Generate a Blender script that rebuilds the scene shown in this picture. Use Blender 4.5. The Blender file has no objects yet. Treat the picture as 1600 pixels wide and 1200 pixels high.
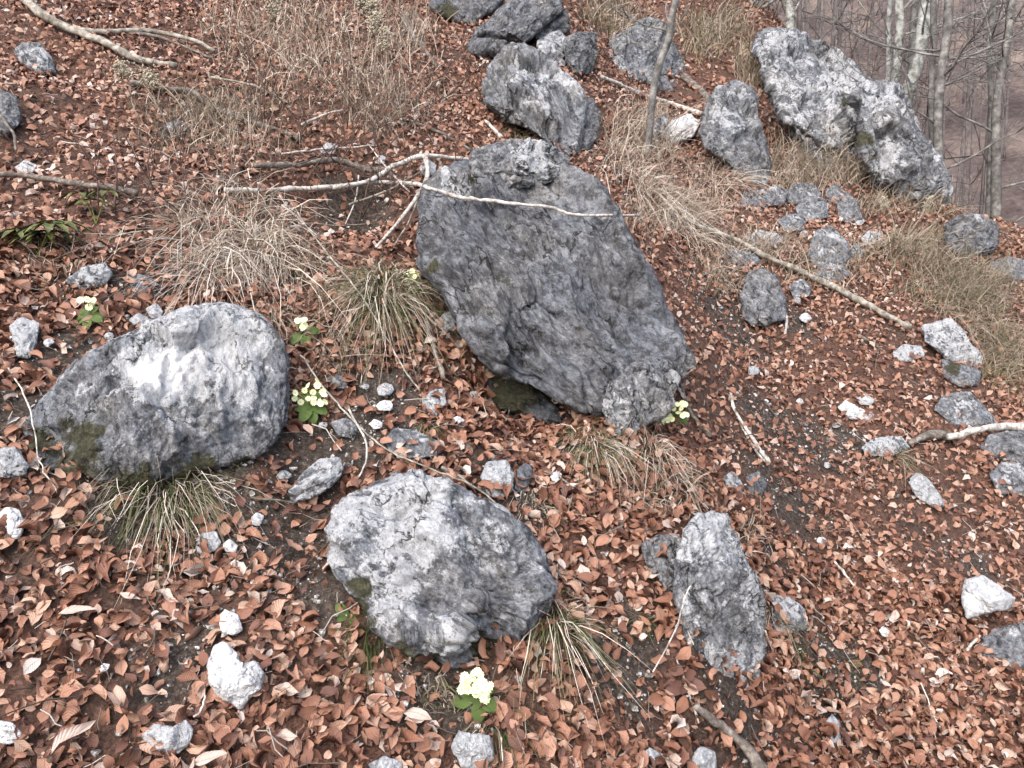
import bpy, math, random
import numpy as np
from mathutils import Vector

# ------------------------------------------------------------------ camera, world, sun, exposure
SC = bpy.context.scene
PITCH = math.radians(8.0)
CAM = np.array([0.0, 0.0, 1.6])
FPX = 1244.0                                   # focal length in photo pixels (1600 wide)
cd = bpy.data.cameras.new('camera'); cam = bpy.data.objects.new('camera', cd)
SC.collection.objects.link(cam); SC.camera = cam
cam.location = CAM; cam.rotation_euler = (math.pi / 2 - PITCH, 0, 0)
cd.sensor_width = 36.0; cd.lens = 36.0 * FPX / 1600.0
cd.clip_start = 0.05; cd.clip_end = 600

SUN_EL, SUN_AZ = math.radians(46), math.radians(205)   # azimuth clockwise from +Y
W = bpy.data.worlds.new('World'); SC.world = W; W.use_nodes = True
nt = W.node_tree; nt.nodes.clear()
sky = nt.nodes.new('ShaderNodeTexSky'); sky.sky_type = 'NISHITA'; sky.sun_disc = False
sky.sun_elevation = SUN_EL; sky.sun_rotation = SUN_AZ
sky.air_density = 1.0; sky.dust_density = 4.0; sky.ozone_density = 1.0
hs = nt.nodes.new('ShaderNodeHueSaturation'); hs.inputs['Saturation'].default_value = 0.82
bg = nt.nodes.new('ShaderNodeBackground'); bg.inputs['Strength'].default_value = 0.15
wo = nt.nodes.new('ShaderNodeOutputWorld')
nt.links.new(sky.outputs[0], hs.inputs['Color']); nt.links.new(hs.outputs[0], bg.inputs[0]); nt.links.new(bg.outputs[0], wo.inputs[0])
sd = bpy.data.lights.new('sun', 'SUN'); sd.energy = 0.9; sd.angle = math.radians(80); sd.color = (1.0, 0.98, 0.96)
sun = bpy.data.objects.new('sun', sd); SC.collection.objects.link(sun)
sdir = Vector((math.sin(SUN_AZ) * math.cos(SUN_EL), math.cos(SUN_AZ) * math.cos(SUN_EL), math.sin(SUN_EL)))
sun.rotation_euler = sdir.to_track_quat('Z', 'Y').to_euler(); sun.location = sdir * 30
SC.view_settings.view_transform = 'Standard'; SC.view_settings.look = 'None'
SC.view_settings.gamma = 1.0; SC.view_settings.use_curve_mapping = False
SC.view_settings.exposure = 1.32
SC.render.engine = 'CYCLES'
SC.cycles.use_denoising = True
SC.cycles.max_bounces = 5; SC.cycles.diffuse_bounces = 3

COL = SC.collection
rng = np.random.default_rng(7)
random.seed(7)

# ------------------------------------------------------------------ noise
def _hash(ix, iy, iz, s):
    h = (ix.astype(np.int64) * 374761393 + iy.astype(np.int64) * 668265263 + iz.astype(np.int64) * 2147483647 + s * 1274126177) & 0xffffffff
    h = ((h ^ (h >> 13)) * 1274126177) & 0xffffffff
    h = ((h ^ (h >> 16)) * 2246822519) & 0xffffffff
    return h ^ (h >> 15)
_G = np.random.default_rng(3).normal(size=(256, 3)); _G /= np.linalg.norm(_G, axis=1)[:, None]
def perlin(p, s=0):
    p = np.asarray(p, float); i = np.floor(p).astype(np.int64); f = p - i
    u = f * f * f * (f * (f * 6 - 15) + 10)
    out = 0
    for a in (0, 1):
        wx = u[:, 0] if a else 1 - u[:, 0]
        for b in (0, 1):
            wy = u[:, 1] if b else 1 - u[:, 1]
            for c in (0, 1):
                wz = u[:, 2] if c else 1 - u[:, 2]
                g = _G[_hash(i[:, 0] + a, i[:, 1] + b, i[:, 2] + c, s) & 255]
                out = out + wx * wy * wz * (g[:, 0] * (f[:, 0] - a) + g[:, 1] * (f[:, 1] - b) + g[:, 2] * (f[:, 2] - c))
    return out * 1.5
def fbm(p, o=4, s=0, gain=0.5):
    r = 0; a = 1.0; p = np.asarray(p, float)
    for k in range(o):
        r = r + a * perlin(p, s + k); p = p * 2.03 + 7.1; a *= gain
    return r
def ridged(p, o=3, s=0):
    r = 0; a = 1.0; p = np.asarray(p, float)
    for k in range(o):
        r = r + a * (1 - 2 * np.abs(perlin(p, s + k))); p = p * 2.1 + 3.3; a *= 0.5
    return r
def voro_edge(p, s=0):
    p = np.asarray(p, float); i = np.floor(p).astype(np.int64)
    f1 = np.full(len(p), 9.0); f2 = f1.copy()
    for a in (-1, 0, 1):
        for b in (-1, 0, 1):
            for c in (-1, 0, 1):
                q = i + np.array([a, b, c]); h = _hash(q[:, 0], q[:, 1], q[:, 2], s)
                o = np.stack([(h & 1023) / 1023., ((h >> 10) & 1023) / 1023., ((h >> 20) & 1023) / 1023.], 1)
                d = np.linalg.norm(q + o - p, axis=1)
                f2 = np.where(d < f1, f1, np.minimum(f2, d)); f1 = np.minimum(f1, d)
    return f2 - f1
def cellplane(p, s=0):
    """broken facets: every Voronoi cell is a plane of its own tilt and level"""
    p = np.asarray(p, float); i = np.floor(p).astype(np.int64); f1 = np.full(len(p), 9.0); f2 = f1.copy(); v1 = np.zeros(len(p)); v2 = v1.copy()
    for a in (-1, 0, 1):
        for b in (-1, 0, 1):
            for c in (-1, 0, 1):
                q = i + np.array([a, b, c]); h = _hash(q[:, 0], q[:, 1], q[:, 2], s)
                o = np.stack([(h & 1023) / 1023., ((h >> 10) & 1023) / 1023., ((h >> 20) & 1023) / 1023.], 1)
                e = p - q - o; d = np.sqrt((e * e).sum(1)); h2 = _hash(q[:, 0], q[:, 1], q[:, 2], s + 99)
                g = np.stack([(h2 & 1023) / 1023., ((h2 >> 10) & 1023) / 1023., ((h2 >> 20) & 1023) / 1023.], 1) * 2 - 1
                v = (e * g).sum(1) * .9 + ((h2 >> 5) & 255) / 255. - .5
                m1 = d < f1; m2 = ~m1 & (d < f2)
                f2 = np.where(m1, f1, np.where(m2, d, f2)); v2 = np.where(m1, v1, np.where(m2, v, v2)); f1 = np.where(m1, d, f1); v1 = np.where(m1, v, v1)
    t = sstep(0, .09, f2 - f1); return v1 * (.5 + .5 * t) + v2 * (.5 - .5 * t)
def sstep(a, b, x):
    t = np.clip((x - a) / (b - a), 0, 1); return t * t * (3 - 2 * t)

# ------------------------------------------------------------------ terrain height (metres), the slope and what lies beyond its edge
BUMPS = []                                      # (x, y, radius, height)
def xyz(x, y, z=0.0):
    return np.stack([x, y, np.full_like(x, z)], 1)
LATE = []                                       # soil banked up against the feet of the rocks
def h_near(x, y, bumps=True, fine=True, late=True):
    x = np.asarray(x, float); y = np.asarray(y, float)
    sp = 0.14 * np.logaddexp(0, (y - 1.5) / 0.14)
    h = -2.5 + 0.795 + 0.12 * y + 0.53 * sp - 0.25 * x - 0.55 * sstep(0.2, 1.6, x) + CAM[2]
    h = h + 0.09 * perlin(xyz(x * 1.1, y * 1.1, .3), 11) + 0.04 * perlin(xyz(x * 2.9, y * 2.9, .7), 12)
    if fine:
        h = h + 0.012 * perlin(xyz(x * 9, y * 9, .1), 13)
    if bumps:
        for bx, by, r, a in BUMPS + (LATE if late else []):
            h = h + a * np.exp(-((x - bx) ** 2 + (y - by) ** 2) / (r * r))
    return h
def h_full(x, y):
    h = h_near(x, y)
    q = np.minimum(x - 3.75, y - 7.35)
    q = 0.25 * np.logaddexp(0, q / 0.25)
    h = h - 1.1 * q
    hill = -20 + 0.4 * x + 0.68 * y + 0.8 * perlin(xyz(x * .08, y * .08), 5) + 0.25 * perlin(xyz(x * .3, y * .3), 6)
    k = 0.6
    far = k * np.logaddexp(h / k, hill / k)
    return np.where(hill - h > -6, far, h)

Fv = np.array([0, math.cos(PITCH), -math.sin(PITCH)]); Uv = np.array([0, math.sin(PITCH), math.cos(PITCH)]); Rv = np.array([1.0, 0, 0])
def ray(px):
    px = np.atleast_2d(np.asarray(px, float))
    return Fv + ((px[:, 0] - 800) / FPX)[:, None] * Rv - ((px[:, 1] - 600) / FPX)[:, None] * Uv
TS = np.geomspace(0.9, 40, 170)
def depth_of(px):
    """depth at which the ray through a photo pixel meets the slope"""
    d = ray(px); n = len(d)
    P = CAM + d[:, None, :] * TS[None, :, None]
    g = P[..., 2].ravel() - h_near(P[..., 0].ravel(), P[..., 1].ravel(), fine=False, late=False)
    g = g.reshape(n, -1)
    below = g < 0; idx = np.where(below.any(1), below.argmax(1), len(TS) - 1); idx = np.maximum(idx, 1)
    r = np.arange(n); g0 = g[r, idx - 1]; g1 = g[r, idx]
    w = np.clip(g0 / (g0 - g1 + 1e-9), 0, 1)
    return np.minimum(TS[idx - 1] * (1 - w) + TS[idx] * w, 16.0)
def at(px, off=0.0):
    d = depth_of(px); return CAM + ray(px) * (d - off)[:, None]
def on_ground(x, y, dz=0.0):
    x = np.atleast_1d(np.asarray(x, float)); y = np.atleast_1d(np.asarray(y, float))
    return np.stack([x, y, h_full(x, y) + dz], 1)
def slope_normal(x, y, e=0.06):
    hx = (h_full(x + e, y) - h_full(x - e, y)) / (2 * e); hy = (h_full(x, y + e) - h_full(x, y - e)) / (2 * e)
    n = np.stack([-hx, -hy, np.ones_like(hx)], 1); return n / np.linalg.norm(n, axis=1)[:, None]

for px, r, a in [((560, 330), .16, -.16), ((480, 345), .14, -.12), ((420, 300), .3, .10), ((600, 480), .16, .08), ((620, 540), .12, -.05),
                 ((790, 600), .14, -.14), ((880, 640), .13, -.12), ((260, 770), .22, -.07), ((480, 790), .2, -.06), ((110, 95), .22, -.15),
                 ((620, 1020), .15, -.08), ((930, 690), .16, .05), ((1290, 250), .7, .25), ((1150, 330), .3, .06), ((560, 150), .5, .08)]:
    p = at([px])[0]; BUMPS.append((p[0], p[1], r, a))

for px, r, a in [((125, 765), .08, .03), ((215, 770), .09, .05), ((305, 760), .09, .05), ((385, 728), .09, .06), ((440, 690), .07, .04), ((545, 930), .09, .05), ((600, 995), .09, .06), ((655, 1045), .09, .07), ((790, 1015), .09, .06), ((850, 965), .09, .06),
                 ((1070, 1020), .08, .05), ((1095, 1085), .09, .06), ((1150, 1100), .09, .06), ((1192, 1060), .08, .05), ((1400, 318), .25, .08), ((1310, 300), .25, .08), ((1160, 290), .15, .05), ((1000, 690), .10, .05)]:
    p = at([px])[0]; LATE.append((p[0], p[1] - .03, r, a))

# ------------------------------------------------------------------ materials
def mat(name):
    m = bpy.data.materials.new(name); m.use_nodes = True; n = m.node_tree; n.nodes.clear()
    out = n.nodes.new('ShaderNodeOutputMaterial'); b = n.nodes.new('ShaderNodeBsdfPrincipled')
    n.links.new(b.outputs[0], out.inputs[0]); b.inputs['Roughness'].default_value = .85
    b.inputs['Specular IOR Level'].default_value = .25
    return m, n, b
def N(n, t, **kw):
    o = n.nodes.new(t)
    for k, v in kw.items():
        if k in o.inputs: o.inputs[k].default_value = v
        else: setattr(o, k, v)
    return o
def ramp(n, src, stops, interp='LINEAR'):
    r = n.nodes.new('ShaderNodeValToRGB'); r.color_ramp.interpolation = interp
    e = r.color_ramp.elements
    while len(e) > 1: e.remove(e[0])
    e[0].position = stops[0][0]; e[0].color = (*stops[0][1], 1) if len(stops[0][1]) == 3 else stops[0][1]
    for p, c in stops[1:]:
        x = e.new(p); x.color = (*c, 1)
    n.links.new(src, r.inputs[0]); return r.outputs[0]
def mix(n, f, a, b, mode='MIX'):
    m = n.nodes.new('ShaderNodeMix'); m.data_type = 'RGBA'; m.blend_type = mode
    for s, v in ((m.inputs['Factor'], f), (m.inputs[6], a), (m.inputs[7], b)):
        if hasattr(v, 'links') or hasattr(v, 'is_linked'): n.links.new(v, s)
        else: s.default_value = v if not isinstance(v, tuple) else (*v, 1)
    return m.outputs[2]
def math_(n, op, a, b=None, clamp=False):
    m = n.nodes.new('ShaderNodeMath'); m.operation = op; m.use_clamp = clamp
    for s, v in ((m.inputs[0], a), (m.inputs[1], b)):
        if v is None: continue
        if hasattr(v, 'is_linked'): n.links.new(v, s)
        else: s.default_value = v
    return m.outputs[0]
def attr(n, name):
    a = n.nodes.new('ShaderNodeAttribute'); a.attribute_name = name; return a
def noise(n, vec, scale, detail=4, rough=.6, dist=0):
    t = N(n, 'ShaderNodeTexNoise', Scale=scale, Detail=detail, Roughness=rough, Distortion=dist)
    if vec is not None: n.links.new(vec, t.inputs['Vector'])
    return t.outputs['Fac']
def bump(n, b, h, strength, dist):
    u = N(n, 'ShaderNodeBump', Strength=strength, Distance=dist); n.links.new(h, u.inputs['Height']); n.links.new(u.outputs[0], b.inputs['Normal'])
def smooth(n, x, a, b):
    m = n.nodes.new('ShaderNodeMapRange'); m.interpolation_type = 'SMOOTHSTEP'
    n.links.new(x, m.inputs[0]); m.inputs[1].default_value = a; m.inputs[2].default_value = b; return m.outputs[0]

def make_rock_mat():
    m, n, b = mat('weathered_limestone')
    oc = N(n, 'ShaderNodeTexCoord').outputs['Object']; sc = attr(n, 'strata').outputs['Vector']
    pale = attr(n, 'pale').outputs['Fac']; moss = attr(n, 'moss').outputs['Fac']
    n1 = noise(n, oc, 6.5, 6, .66); n2 = noise(n, sc, 30, 6, .75); n3 = noise(n, oc, 55, 5, .8); n4 = noise(n, oc, 3.2, 3, .5); n5 = noise(n, oc, 170, 3, .75); n6 = noise(n, sc, 90, 4, .75)
    g = math_(n, 'ADD', math_(n, 'ADD', math_(n, 'MULTIPLY', n2, .45), math_(n, 'MULTIPLY', n3, .30)), math_(n, 'MULTIPLY', n6, .25))
    base = ramp(n, g, [(.34, (.022, .023, .025)), (.42, (.070, .072, .078)), (.48, (.15, .155, .165)), (.54, (.25, .257, .268)), (.62, (.40, .41, .42)), (.72, (.54, .55, .56))])
    tint = ramp(n, n4, [(.35, (.94, .97, 1.03)), (.65, (1.05, 1.0, .94))])
    base = mix(n, 1.0, base, tint, 'MULTIPLY')
    base = mix(n, smooth(n, pale, .30, -.05), base, mix(n, 1.0, base, (.62, .63, .66), 'MULTIPLY'))   # darker kind of stone
    # pale weathered crust in ragged patches
    w = math_(n, 'ADD', math_(n, 'ADD', math_(n, 'MULTIPLY', n1, 1.1), math_(n, 'ADD', math_(n, 'MULTIPLY', n3, .35), math_(n, 'MULTIPLY', n2, .5))), math_(n, 'MULTIPLY', pale, .62))
    wf = math_(n, 'MULTIPLY', smooth(n, w, 1.29, 1.36), .85)
    wc = ramp(n, math_(n, 'ADD', math_(n, 'MULTIPLY', n5, .45), math_(n, 'MULTIPLY', n6, .55)), [(.34, (.24, .245, .26)), (.46, (.40, .41, .43)), (.56, (.53, .545, .565)), (.7, (.68, .69, .71))])
    c = mix(n, wf, base, wc)
    # dark crust spots
    d = math_(n, 'ADD', noise(n, oc, 19, 6, .76), math_(n, 'MULTIPLY', pale, -.06))
    df = math_(n, 'MULTIPLY', smooth(n, d, .53, .56), .72)
    c = mix(n, df, c, (.040, .039, .040))
    sp = math_(n, 'MULTIPLY', smooth(n, noise(n, oc, 85, 4, .65),   .57, .63), .42)
    c = mix(n, sp, c, (.032, .032, .034))
    # fine cracks, coloured as thin dark lines
    nv = N(n, 'ShaderNodeTexNoise', Scale=9.0, Detail=4.0, Roughness=.65); n.links.new(sc, nv.inputs['Vector'])
    va = n.nodes.new('ShaderNodeVectorMath'); va.operation = 'MULTIPLY_ADD'; n.links.new(nv.outputs['Color'], va.inputs[0]); va.inputs[1].default_value = (.16, .16, .16); n.links.new(sc, va.inputs[2])
    vo = N(n, 'ShaderNodeTexVoronoi', feature='DISTANCE_TO_EDGE', Scale=13.0); n.links.new(va.outputs[0], vo.inputs['Vector'])
    ck = math_(n, 'MULTIPLY', smooth(n, vo.outputs['Distance'], .035, .008), smooth(n, noise(n, oc, 5, 3, .6), .47, .58))
    c = mix(n, math_(n, 'MULTIPLY', ck, .85), c, (.022, .020, .019))
    # moss and soil film
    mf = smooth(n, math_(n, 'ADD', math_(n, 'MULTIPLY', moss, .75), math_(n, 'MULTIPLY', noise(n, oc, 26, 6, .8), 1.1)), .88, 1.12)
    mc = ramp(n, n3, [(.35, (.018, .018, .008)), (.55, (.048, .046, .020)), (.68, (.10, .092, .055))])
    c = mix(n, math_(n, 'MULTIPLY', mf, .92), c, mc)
    fresh = smooth(n, pale, 1.05, 1.5)                  # freshly broken white stone
    fc = ramp(n, math_(n, 'ADD', math_(n, 'MULTIPLY', n2, .6), math_(n, 'MULTIPLY', n6, .4)), [(.36, (.22, .22, .23)), (.45, (.62, .62, .63)), (.55, (.72, .72, .73)), (.7, (.80, .80, .80))])
    c = mix(n, math_(n, 'MULTIPLY', fresh, math_(n, 'SUBTRACT', 1.0, math_(n, 'MULTIPLY', df, .45))), c, fc)
    n.links.new(c, b.inputs['Base Color']); b.inputs['Roughness'].default_value = .9
    h = math_(n, 'ADD', math_(n, 'SUBTRACT', math_(n, 'MULTIPLY', n2, 1.1), math_(n, 'MULTIPLY', ck, .5)), math_(n, 'ADD', math_(n, 'MULTIPLY', n6, .7), math_(n, 'MULTIPLY', n5, .35)))
    bump(n, b, h, 1.0, .016)
    return m
M_ROCK = make_rock_mat()

def make_ground_mat():
    m, n, b = mat('soil_and_far_litter')
    oc = N(n, 'ShaderNodeTexCoord').outputs['Object']; lit = attr(n, 'litter').outputs['Fac']; far = attr(n, 'far').outputs['Fac']
    soil = ramp(n, noise(n, oc, 60, 6, .85), [(.34, (.016, .012, .010)), (.47, (.045, .034, .028)), (.57, (.10, .078, .064)), (.68, (.24, .205, .18))])
    l = ramp(n, noise(n, oc, 70, 6, .85), [(.38, (.036, .020, .015)), (.5, (.108, .057, .041)), (.62, (.21, .116, .082))])
    c = mix(n, lit, soil, l)
    f = ramp(n, math_(n, 'ADD', math_(n, 'MULTIPLY', noise(n, oc, .45, 5, .6), .55), math_(n, 'MULTIPLY', noise(n, oc, 5, 6, .8), .45)),
             [(.38, (.048, .037, .036)), (.47, (.098, .075, .070)), (.56, (.165, .128, .113)), (.68, (.30, .235, .185))])
    c = mix(n, far, c, f)
    n.links.new(c, b.inputs['Base Color']); b.inputs['Roughness'].default_value = .95
    bump(n, b, math_(n, 'ADD', noise(n, oc, 60, 5, .8), noise(n, oc, 18, 4, .7)), .8, .02)
    return m
M_GROUND = make_ground_mat()

def make_leaf_mat():
    m, n, b = mat('dry_beech_leaf')
    f = attr(n, 'tone').outputs['Fac']
    c = ramp(n, f, [(0, (.062, .033, .027)), (.14, (.118, .056, .042)), (.34, (.208, .097, .063)), (.53, (.30, .150, .098)), (.68, (.37, .210, .148)), (.80, (.43, .285, .212)), (.90, (.46, .35, .295)), (1, (.56, .50, .46))])
    uv = N(n, 'ShaderNodeUVMap').outputs[0]; s = N(n, 'ShaderNodeSeparateXYZ'); n.links.new(uv, s.inputs[0])
    v = math_(n, 'ABSOLUTE', math_(n, 'SUBTRACT', s.outputs[1], .5))
    ph = math_(n, 'SINE', math_(n, 'MULTIPLY', math_(n, 'SUBTRACT', s.outputs[0], math_(n, 'MULTIPLY', v, .55)), 62.0))
    vein = smooth(n, ph, .55, 1.0)
    rib = smooth(n, v, .06, .02)
    k = math_(n, 'MAXIMUM', math_(n, 'MULTIPLY', vein, .30), math_(n, 'MULTIPLY', rib, .5))
    c = mix(n, k, c, (.16, .07, .04))
    oc = N(n, 'ShaderNodeTexCoord').outputs['Object']
    c = mix(n, math_(n, 'MULTIPLY', smooth(n, noise(n, oc, 45, 3, .7), .5, .75), .4), c, (.11, .055, .04))
    n.links.new(c, b.inputs['Base Color']); b.inputs['Roughness'].default_value = .55; b.inputs['Specular IOR Level'].default_value = .35
    bump(n, b, ph, .35, .002)
    return m
M_LEAF = make_leaf_mat()

def simple_mat(name, stops, scale=30, rough=.8, use_tone=False, bumpd=0.004, spec=.25, stretch=None):
    m, n, b = mat(name)
    if use_tone:
        c = ramp(n, attr(n, 'tone').outputs['Fac'], stops)
    else:
        oc = N(n, 'ShaderNodeTexCoord').outputs['Object']
        if stretch:
            mp = N(n, 'ShaderNodeMapping'); mp.inputs['Scale'].default_value = stretch; n.links.new(oc, mp.inputs[0]); oc = mp.outputs[0]
        f = noise(n, oc, scale, 5, .7); c = ramp(n, f, stops)
        if bumpd: bump(n, b, f, .7, bumpd)
    n.links.new(c, b.inputs['Base Color']); b.inputs['Roughness'].default_value = rough; b.inputs['Specular IOR Level'].default_value = spec
    return m
M_GRASS = simple_mat('grass_blade', [(0, (.022, .040, .010)), (.22, (.05, .075, .02)), (.4, (.14, .135, .065)), (.58, (.25, .205, .155)), (.8, (.43, .36, .295)), (1, (.68, .61, .53))], use_tone=True, rough=.6)
M_PALEWOOD = simple_mat('bleached_wood', [(.3, (.12, .105, .09)), (.45, (.34, .31, .28)), (.56, (.56, .53, .49)), (.75, (.70, .67, .63))], 38, stretch=(1, 1, 1))
M_GREYWOOD = simple_mat('weathered_bark', [(.3, (.045, .037, .032)), (.5, (.13, .11, .095)), (.64, (.27, .24, .21)), (.8, (.42, .40, .37))], 34)
M_MIDWOOD = simple_mat('greying_wood', [(.3, (.07, .062, .05)), (.46, (.20, .18, .15)), (.58, (.36, .335, .29)), (.75, (.52, .49, .45))], 26)
M_TWIG = simple_mat('dark_twig', [(.3, (.05, .032, .026)), (.7, (.12, .08, .065))], 40)
M_BARK = simple_mat('beech_bark', [(.36, (.10, .105, .095)), (.46, (.22, .225, .205)), (.56, (.38, .385, .36)), (.68, (.58, .585, .56))], 11, bumpd=.006)
M_GREYBARK = simple_mat('grey_bark', [(.36, (.06, .057, .053)), (.5, (.14, .133, .125)), (.64, (.27, .26, .245))], 14, bumpd=.006)
M_FARBARK = simple_mat('far_bark', [(.34, (.07, .06, .06)), (.5, (.13, .115, .112)), (.66, (.21, .195, .19))], 6, bumpd=0)
M_PLEAF = simple_mat('primrose_leaf', [(.3, (.035, .062, .015)), (.5, (.075, .12, .03)), (.7, (.16, .21, .065))], 55, rough=.55, bumpd=.003)
M_PETAL = simple_mat('primrose_petal', [(.3, (.72, .76, .40)), (.6, (.83, .85, .55))], 60, rough=.6, bumpd=0)
M_EYE = simple_mat('primrose_eye', [(.3, (.62, .56, .06)), (.7, (.72, .66, .12))], 90, bumpd=0)
M_STALK = simple_mat('primrose_stalk', [(.3, (.16, .22, .06)), (.7, (.28, .33, .12))], 60, bumpd=0)
M_HELL = simple_mat('hellebore_leaf', [(.3, (.03, .042, .012)), (.5, (.075, .088, .025)), (.68, (.21, .19, .06))], 22, rough=.45, bumpd=.002, spec=.4)
M_SEED = simple_mat('seed_head', [(.3, (.22, .19, .13)), (.5, (.38, .34, .26)), (.7, (.54, .50, .40))], 80, bumpd=.004)
M_CRUMB = simple_mat('limestone_grit', [(.40, (.07, .055, .047)), (.5, (.20, .18, .165)), (.56, (.45, .44, .43)), (.66, (.72, .72, .72))], 55, bumpd=.003)

# ------------------------------------------------------------------ mesh helpers
def mesh_np(name, V, faces, m=None, smooth_=True, attrs=None, uv=None):
    """faces: (F,k) int array, k = 3 or 4, or a list of such arrays"""
    me = bpy.data.meshes.new(name)
    fl = faces if isinstance(faces, list) else [faces]
    loops = np.concatenate([f.ravel() for f in fl]).astype(np.int32)
    tot = np.concatenate([np.full(len(f), f.shape[1], np.int32) for f in fl])
    start = np.concatenate([[0], np.cumsum(tot)[:-1]]).astype(np.int32)
    me.vertices.add(len(V)); me.vertices.foreach_set('co', np.asarray(V, np.float32).ravel())
    me.loops.add(len(loops)); me.loops.foreach_set('vertex_index', loops)
    me.polygons.add(len(tot)); me.polygons.foreach_set('loop_start', start)
    me.polygons.foreach_set('use_smooth', np.full(len(tot), smooth_, bool))
    if attrs:
        for k, v in attrs.items():
            v = np.asarray(v, np.float32)
            if v.ndim == 2:
                a = me.attributes.new(k, 'FLOAT_VECTOR', 'POINT'); a.data.foreach_set('vector', v.ravel())
            else:
                a = me.attributes.new(k, 'FLOAT', 'POINT'); a.data.foreach_set('value', v)
    if uv is not None:
        l = me.uv_layers.new(name='UVMap'); l.data.foreach_set('uv', np.asarray(uv, np.float32)[loops].ravel())
    me.update(calc_edges=True)
    if m: me.materials.append(m)
    return me
def link(name, me, parent=None, loc=None):
    o = bpy.data.objects.new(name, me); COL.objects.link(o)
    if parent is not None: o.parent = parent
    if loc is not None: o.location = loc
    return o
def tag(o, label=None, cat=None, group=None, kind=None):
    if label: o['label'] = label
    if cat: o['category'] = cat
    if group: o['group'] = group
    if kind: o['kind'] = kind
    return o
def vnormals(V, F):
    n = np.zeros_like(V); fn = np.cross(V[F[:, 1]] - V[F[:, 0]], V[F[:, 2]] - V[F[:, 0]])
    for k in range(3): np.add.at(n, F[:, k], fn)
    return n / (np.linalg.norm(n, axis=1)[:, None] + 1e-12)
_ico = {}
def ico(sub):
    if sub in _ico: return _ico[sub]
    t = (1 + 5 ** .5) / 2
    V = np.array([(-1, t, 0), (1, t, 0), (-1, -t, 0), (1, -t, 0), (0, -1, t), (0, 1, t), (0, -1, -t), (0, 1, -t), (t, 0, -1), (t, 0, 1), (-t, 0, -1), (-t, 0, 1)], float)
    F = np.array([(0, 11, 5), (0, 5, 1), (0, 1, 7), (0, 7, 10), (0, 10, 11), (1, 5, 9), (5, 11, 4), (11, 10, 2), (10, 7, 6), (7, 1, 8), (3, 9, 4), (3, 4, 2), (3, 2, 6), (3, 6, 8), (3, 8, 9), (4, 9, 5), (2, 4, 11), (6, 2, 10), (8, 6, 7), (9, 8, 1)])
    V /= np.linalg.norm(V, axis=1)[:, None]
    for _ in range(sub):
        E = np.concatenate([F[:, [0, 1]], F[:, [1, 2]], F[:, [2, 0]]]); E.sort(axis=1)
        U, inv = np.unique(E, axis=0, return_inverse=True); inv = inv.ravel()
        mid = V[U[:, 0]] + V[U[:, 1]]; mid /= np.linalg.norm(mid, axis=1)[:, None]
        n = len(F); a = inv[:n] + len(V); b_ = inv[n:2 * n] + len(V); c = inv[2 * n:] + len(V)
        V = np.concatenate([V, mid])
        F = np.concatenate([np.stack([F[:, 0], a, c], 1), np.stack([F[:, 1], b_, a], 1), np.stack([F[:, 2], c, b_], 1), np.stack([a, b_, c], 1)])
    _ico[sub] = (V, F); return V, F

# ------------------------------------------------------------------ the ground sheet
def axis(lo, hi, a, b, step, grow):
    mid = list(np.arange(a, b, step)); r = [b]; s = step
    while r[-1] < hi: s *= grow; r.append(r[-1] + s)
    l = [a - step]; s = step
    while l[-1] > lo: s *= grow; l.append(l[-1] - s)
    return np.array(l[::-1] + mid + r)
BARE = [((430, 850), .20), ((470, 700), .17), ((290, 1010), .10), ((245, 1080), .10), ((600, 605), .16), ((640, 690), .12), ((90, 560), .14), ((30, 640), .1), ((1180, 640), .16),
        ((1260, 690), .22), ((1215, 770), .2), ((1140, 500), .24), ((690, 1085), .15), ((950, 1040), .14), ((1140, 1130), .14), ((1270, 1000), .12),
        ((1330, 1045), .14), ((500, 930), .12), ((570, 680), .16), ((220, 790), .2), ((340, 780), .15), ((820, 790), .1), ((1210, 880), .1),
        ((1240, 500), .15), ((1300, 1110), .12), ((1520, 880), .12), ((560, 340), .2), ((1000, 1000), .1), ((640, 1000), .12), ((1330, 690), .12), ((200, 450), .1)]
BP = np.concatenate([at([b[0] for b in BARE])[:, :2], np.array([[b[1]] for b in BARE])], 1)
def litter_density(x, y):
    s = np.zeros_like(x)
    for bx, by, r in BP: s = np.maximum(s, np.exp(-((x - bx) ** 2 + (y - by) ** 2) / (r * r)))
    nz = perlin(xyz(x * 4, y * 4), 31) * .5 + perlin(xyz(x * 1.7, y * 1.7), 32) * .5
    nz2 = perlin(xyz(x * 9, y * 9), 33)
    d = 1 - sstep(.22, .95, s + nz * .55 + nz2 * .35) * np.where(x > .5, .72, .88)
    return np.clip(d * (0.8 + .6 * nz), .03, 1.2)
gx = axis(-45, 95, -3.2, 5.0, .036, 1.06); gy = axis(-6, 110, 1.2, 8.5, .036, 1.05)
GX, GY = np.meshgrid(gx, gy); fx, fy = GX.ravel(), GY.ravel()
gz = h_full(fx, fy); nearm = (fy < 12)
gz = gz + nearm * (0.012 * perlin(xyz(fx * 22, fy * 22), 41) + .006 * perlin(xyz(fx * 55, fy * 55), 42))
ii = np.arange(len(gx) * len(gy)).reshape(len(gy), len(gx))
Q = np.stack([ii[:-1, :-1].ravel(), ii[:-1, 1:].ravel(), ii[1:, 1:].ravel(), ii[1:, :-1].ravel()], 1)
dist = np.hypot(fx, fy)
ground = link('ground', mesh_np('ground', np.stack([fx, fy, gz], 1), Q, M_GROUND, attrs={
    'litter': np.where(dist > 10, 1.0, sstep(.3, .9, litter_density(fx, fy))), 'far': sstep(13, 20, dist)}))
tag(ground, 'steep wooded slope of dark soil running to a pale far hillside', kind='structure')

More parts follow.
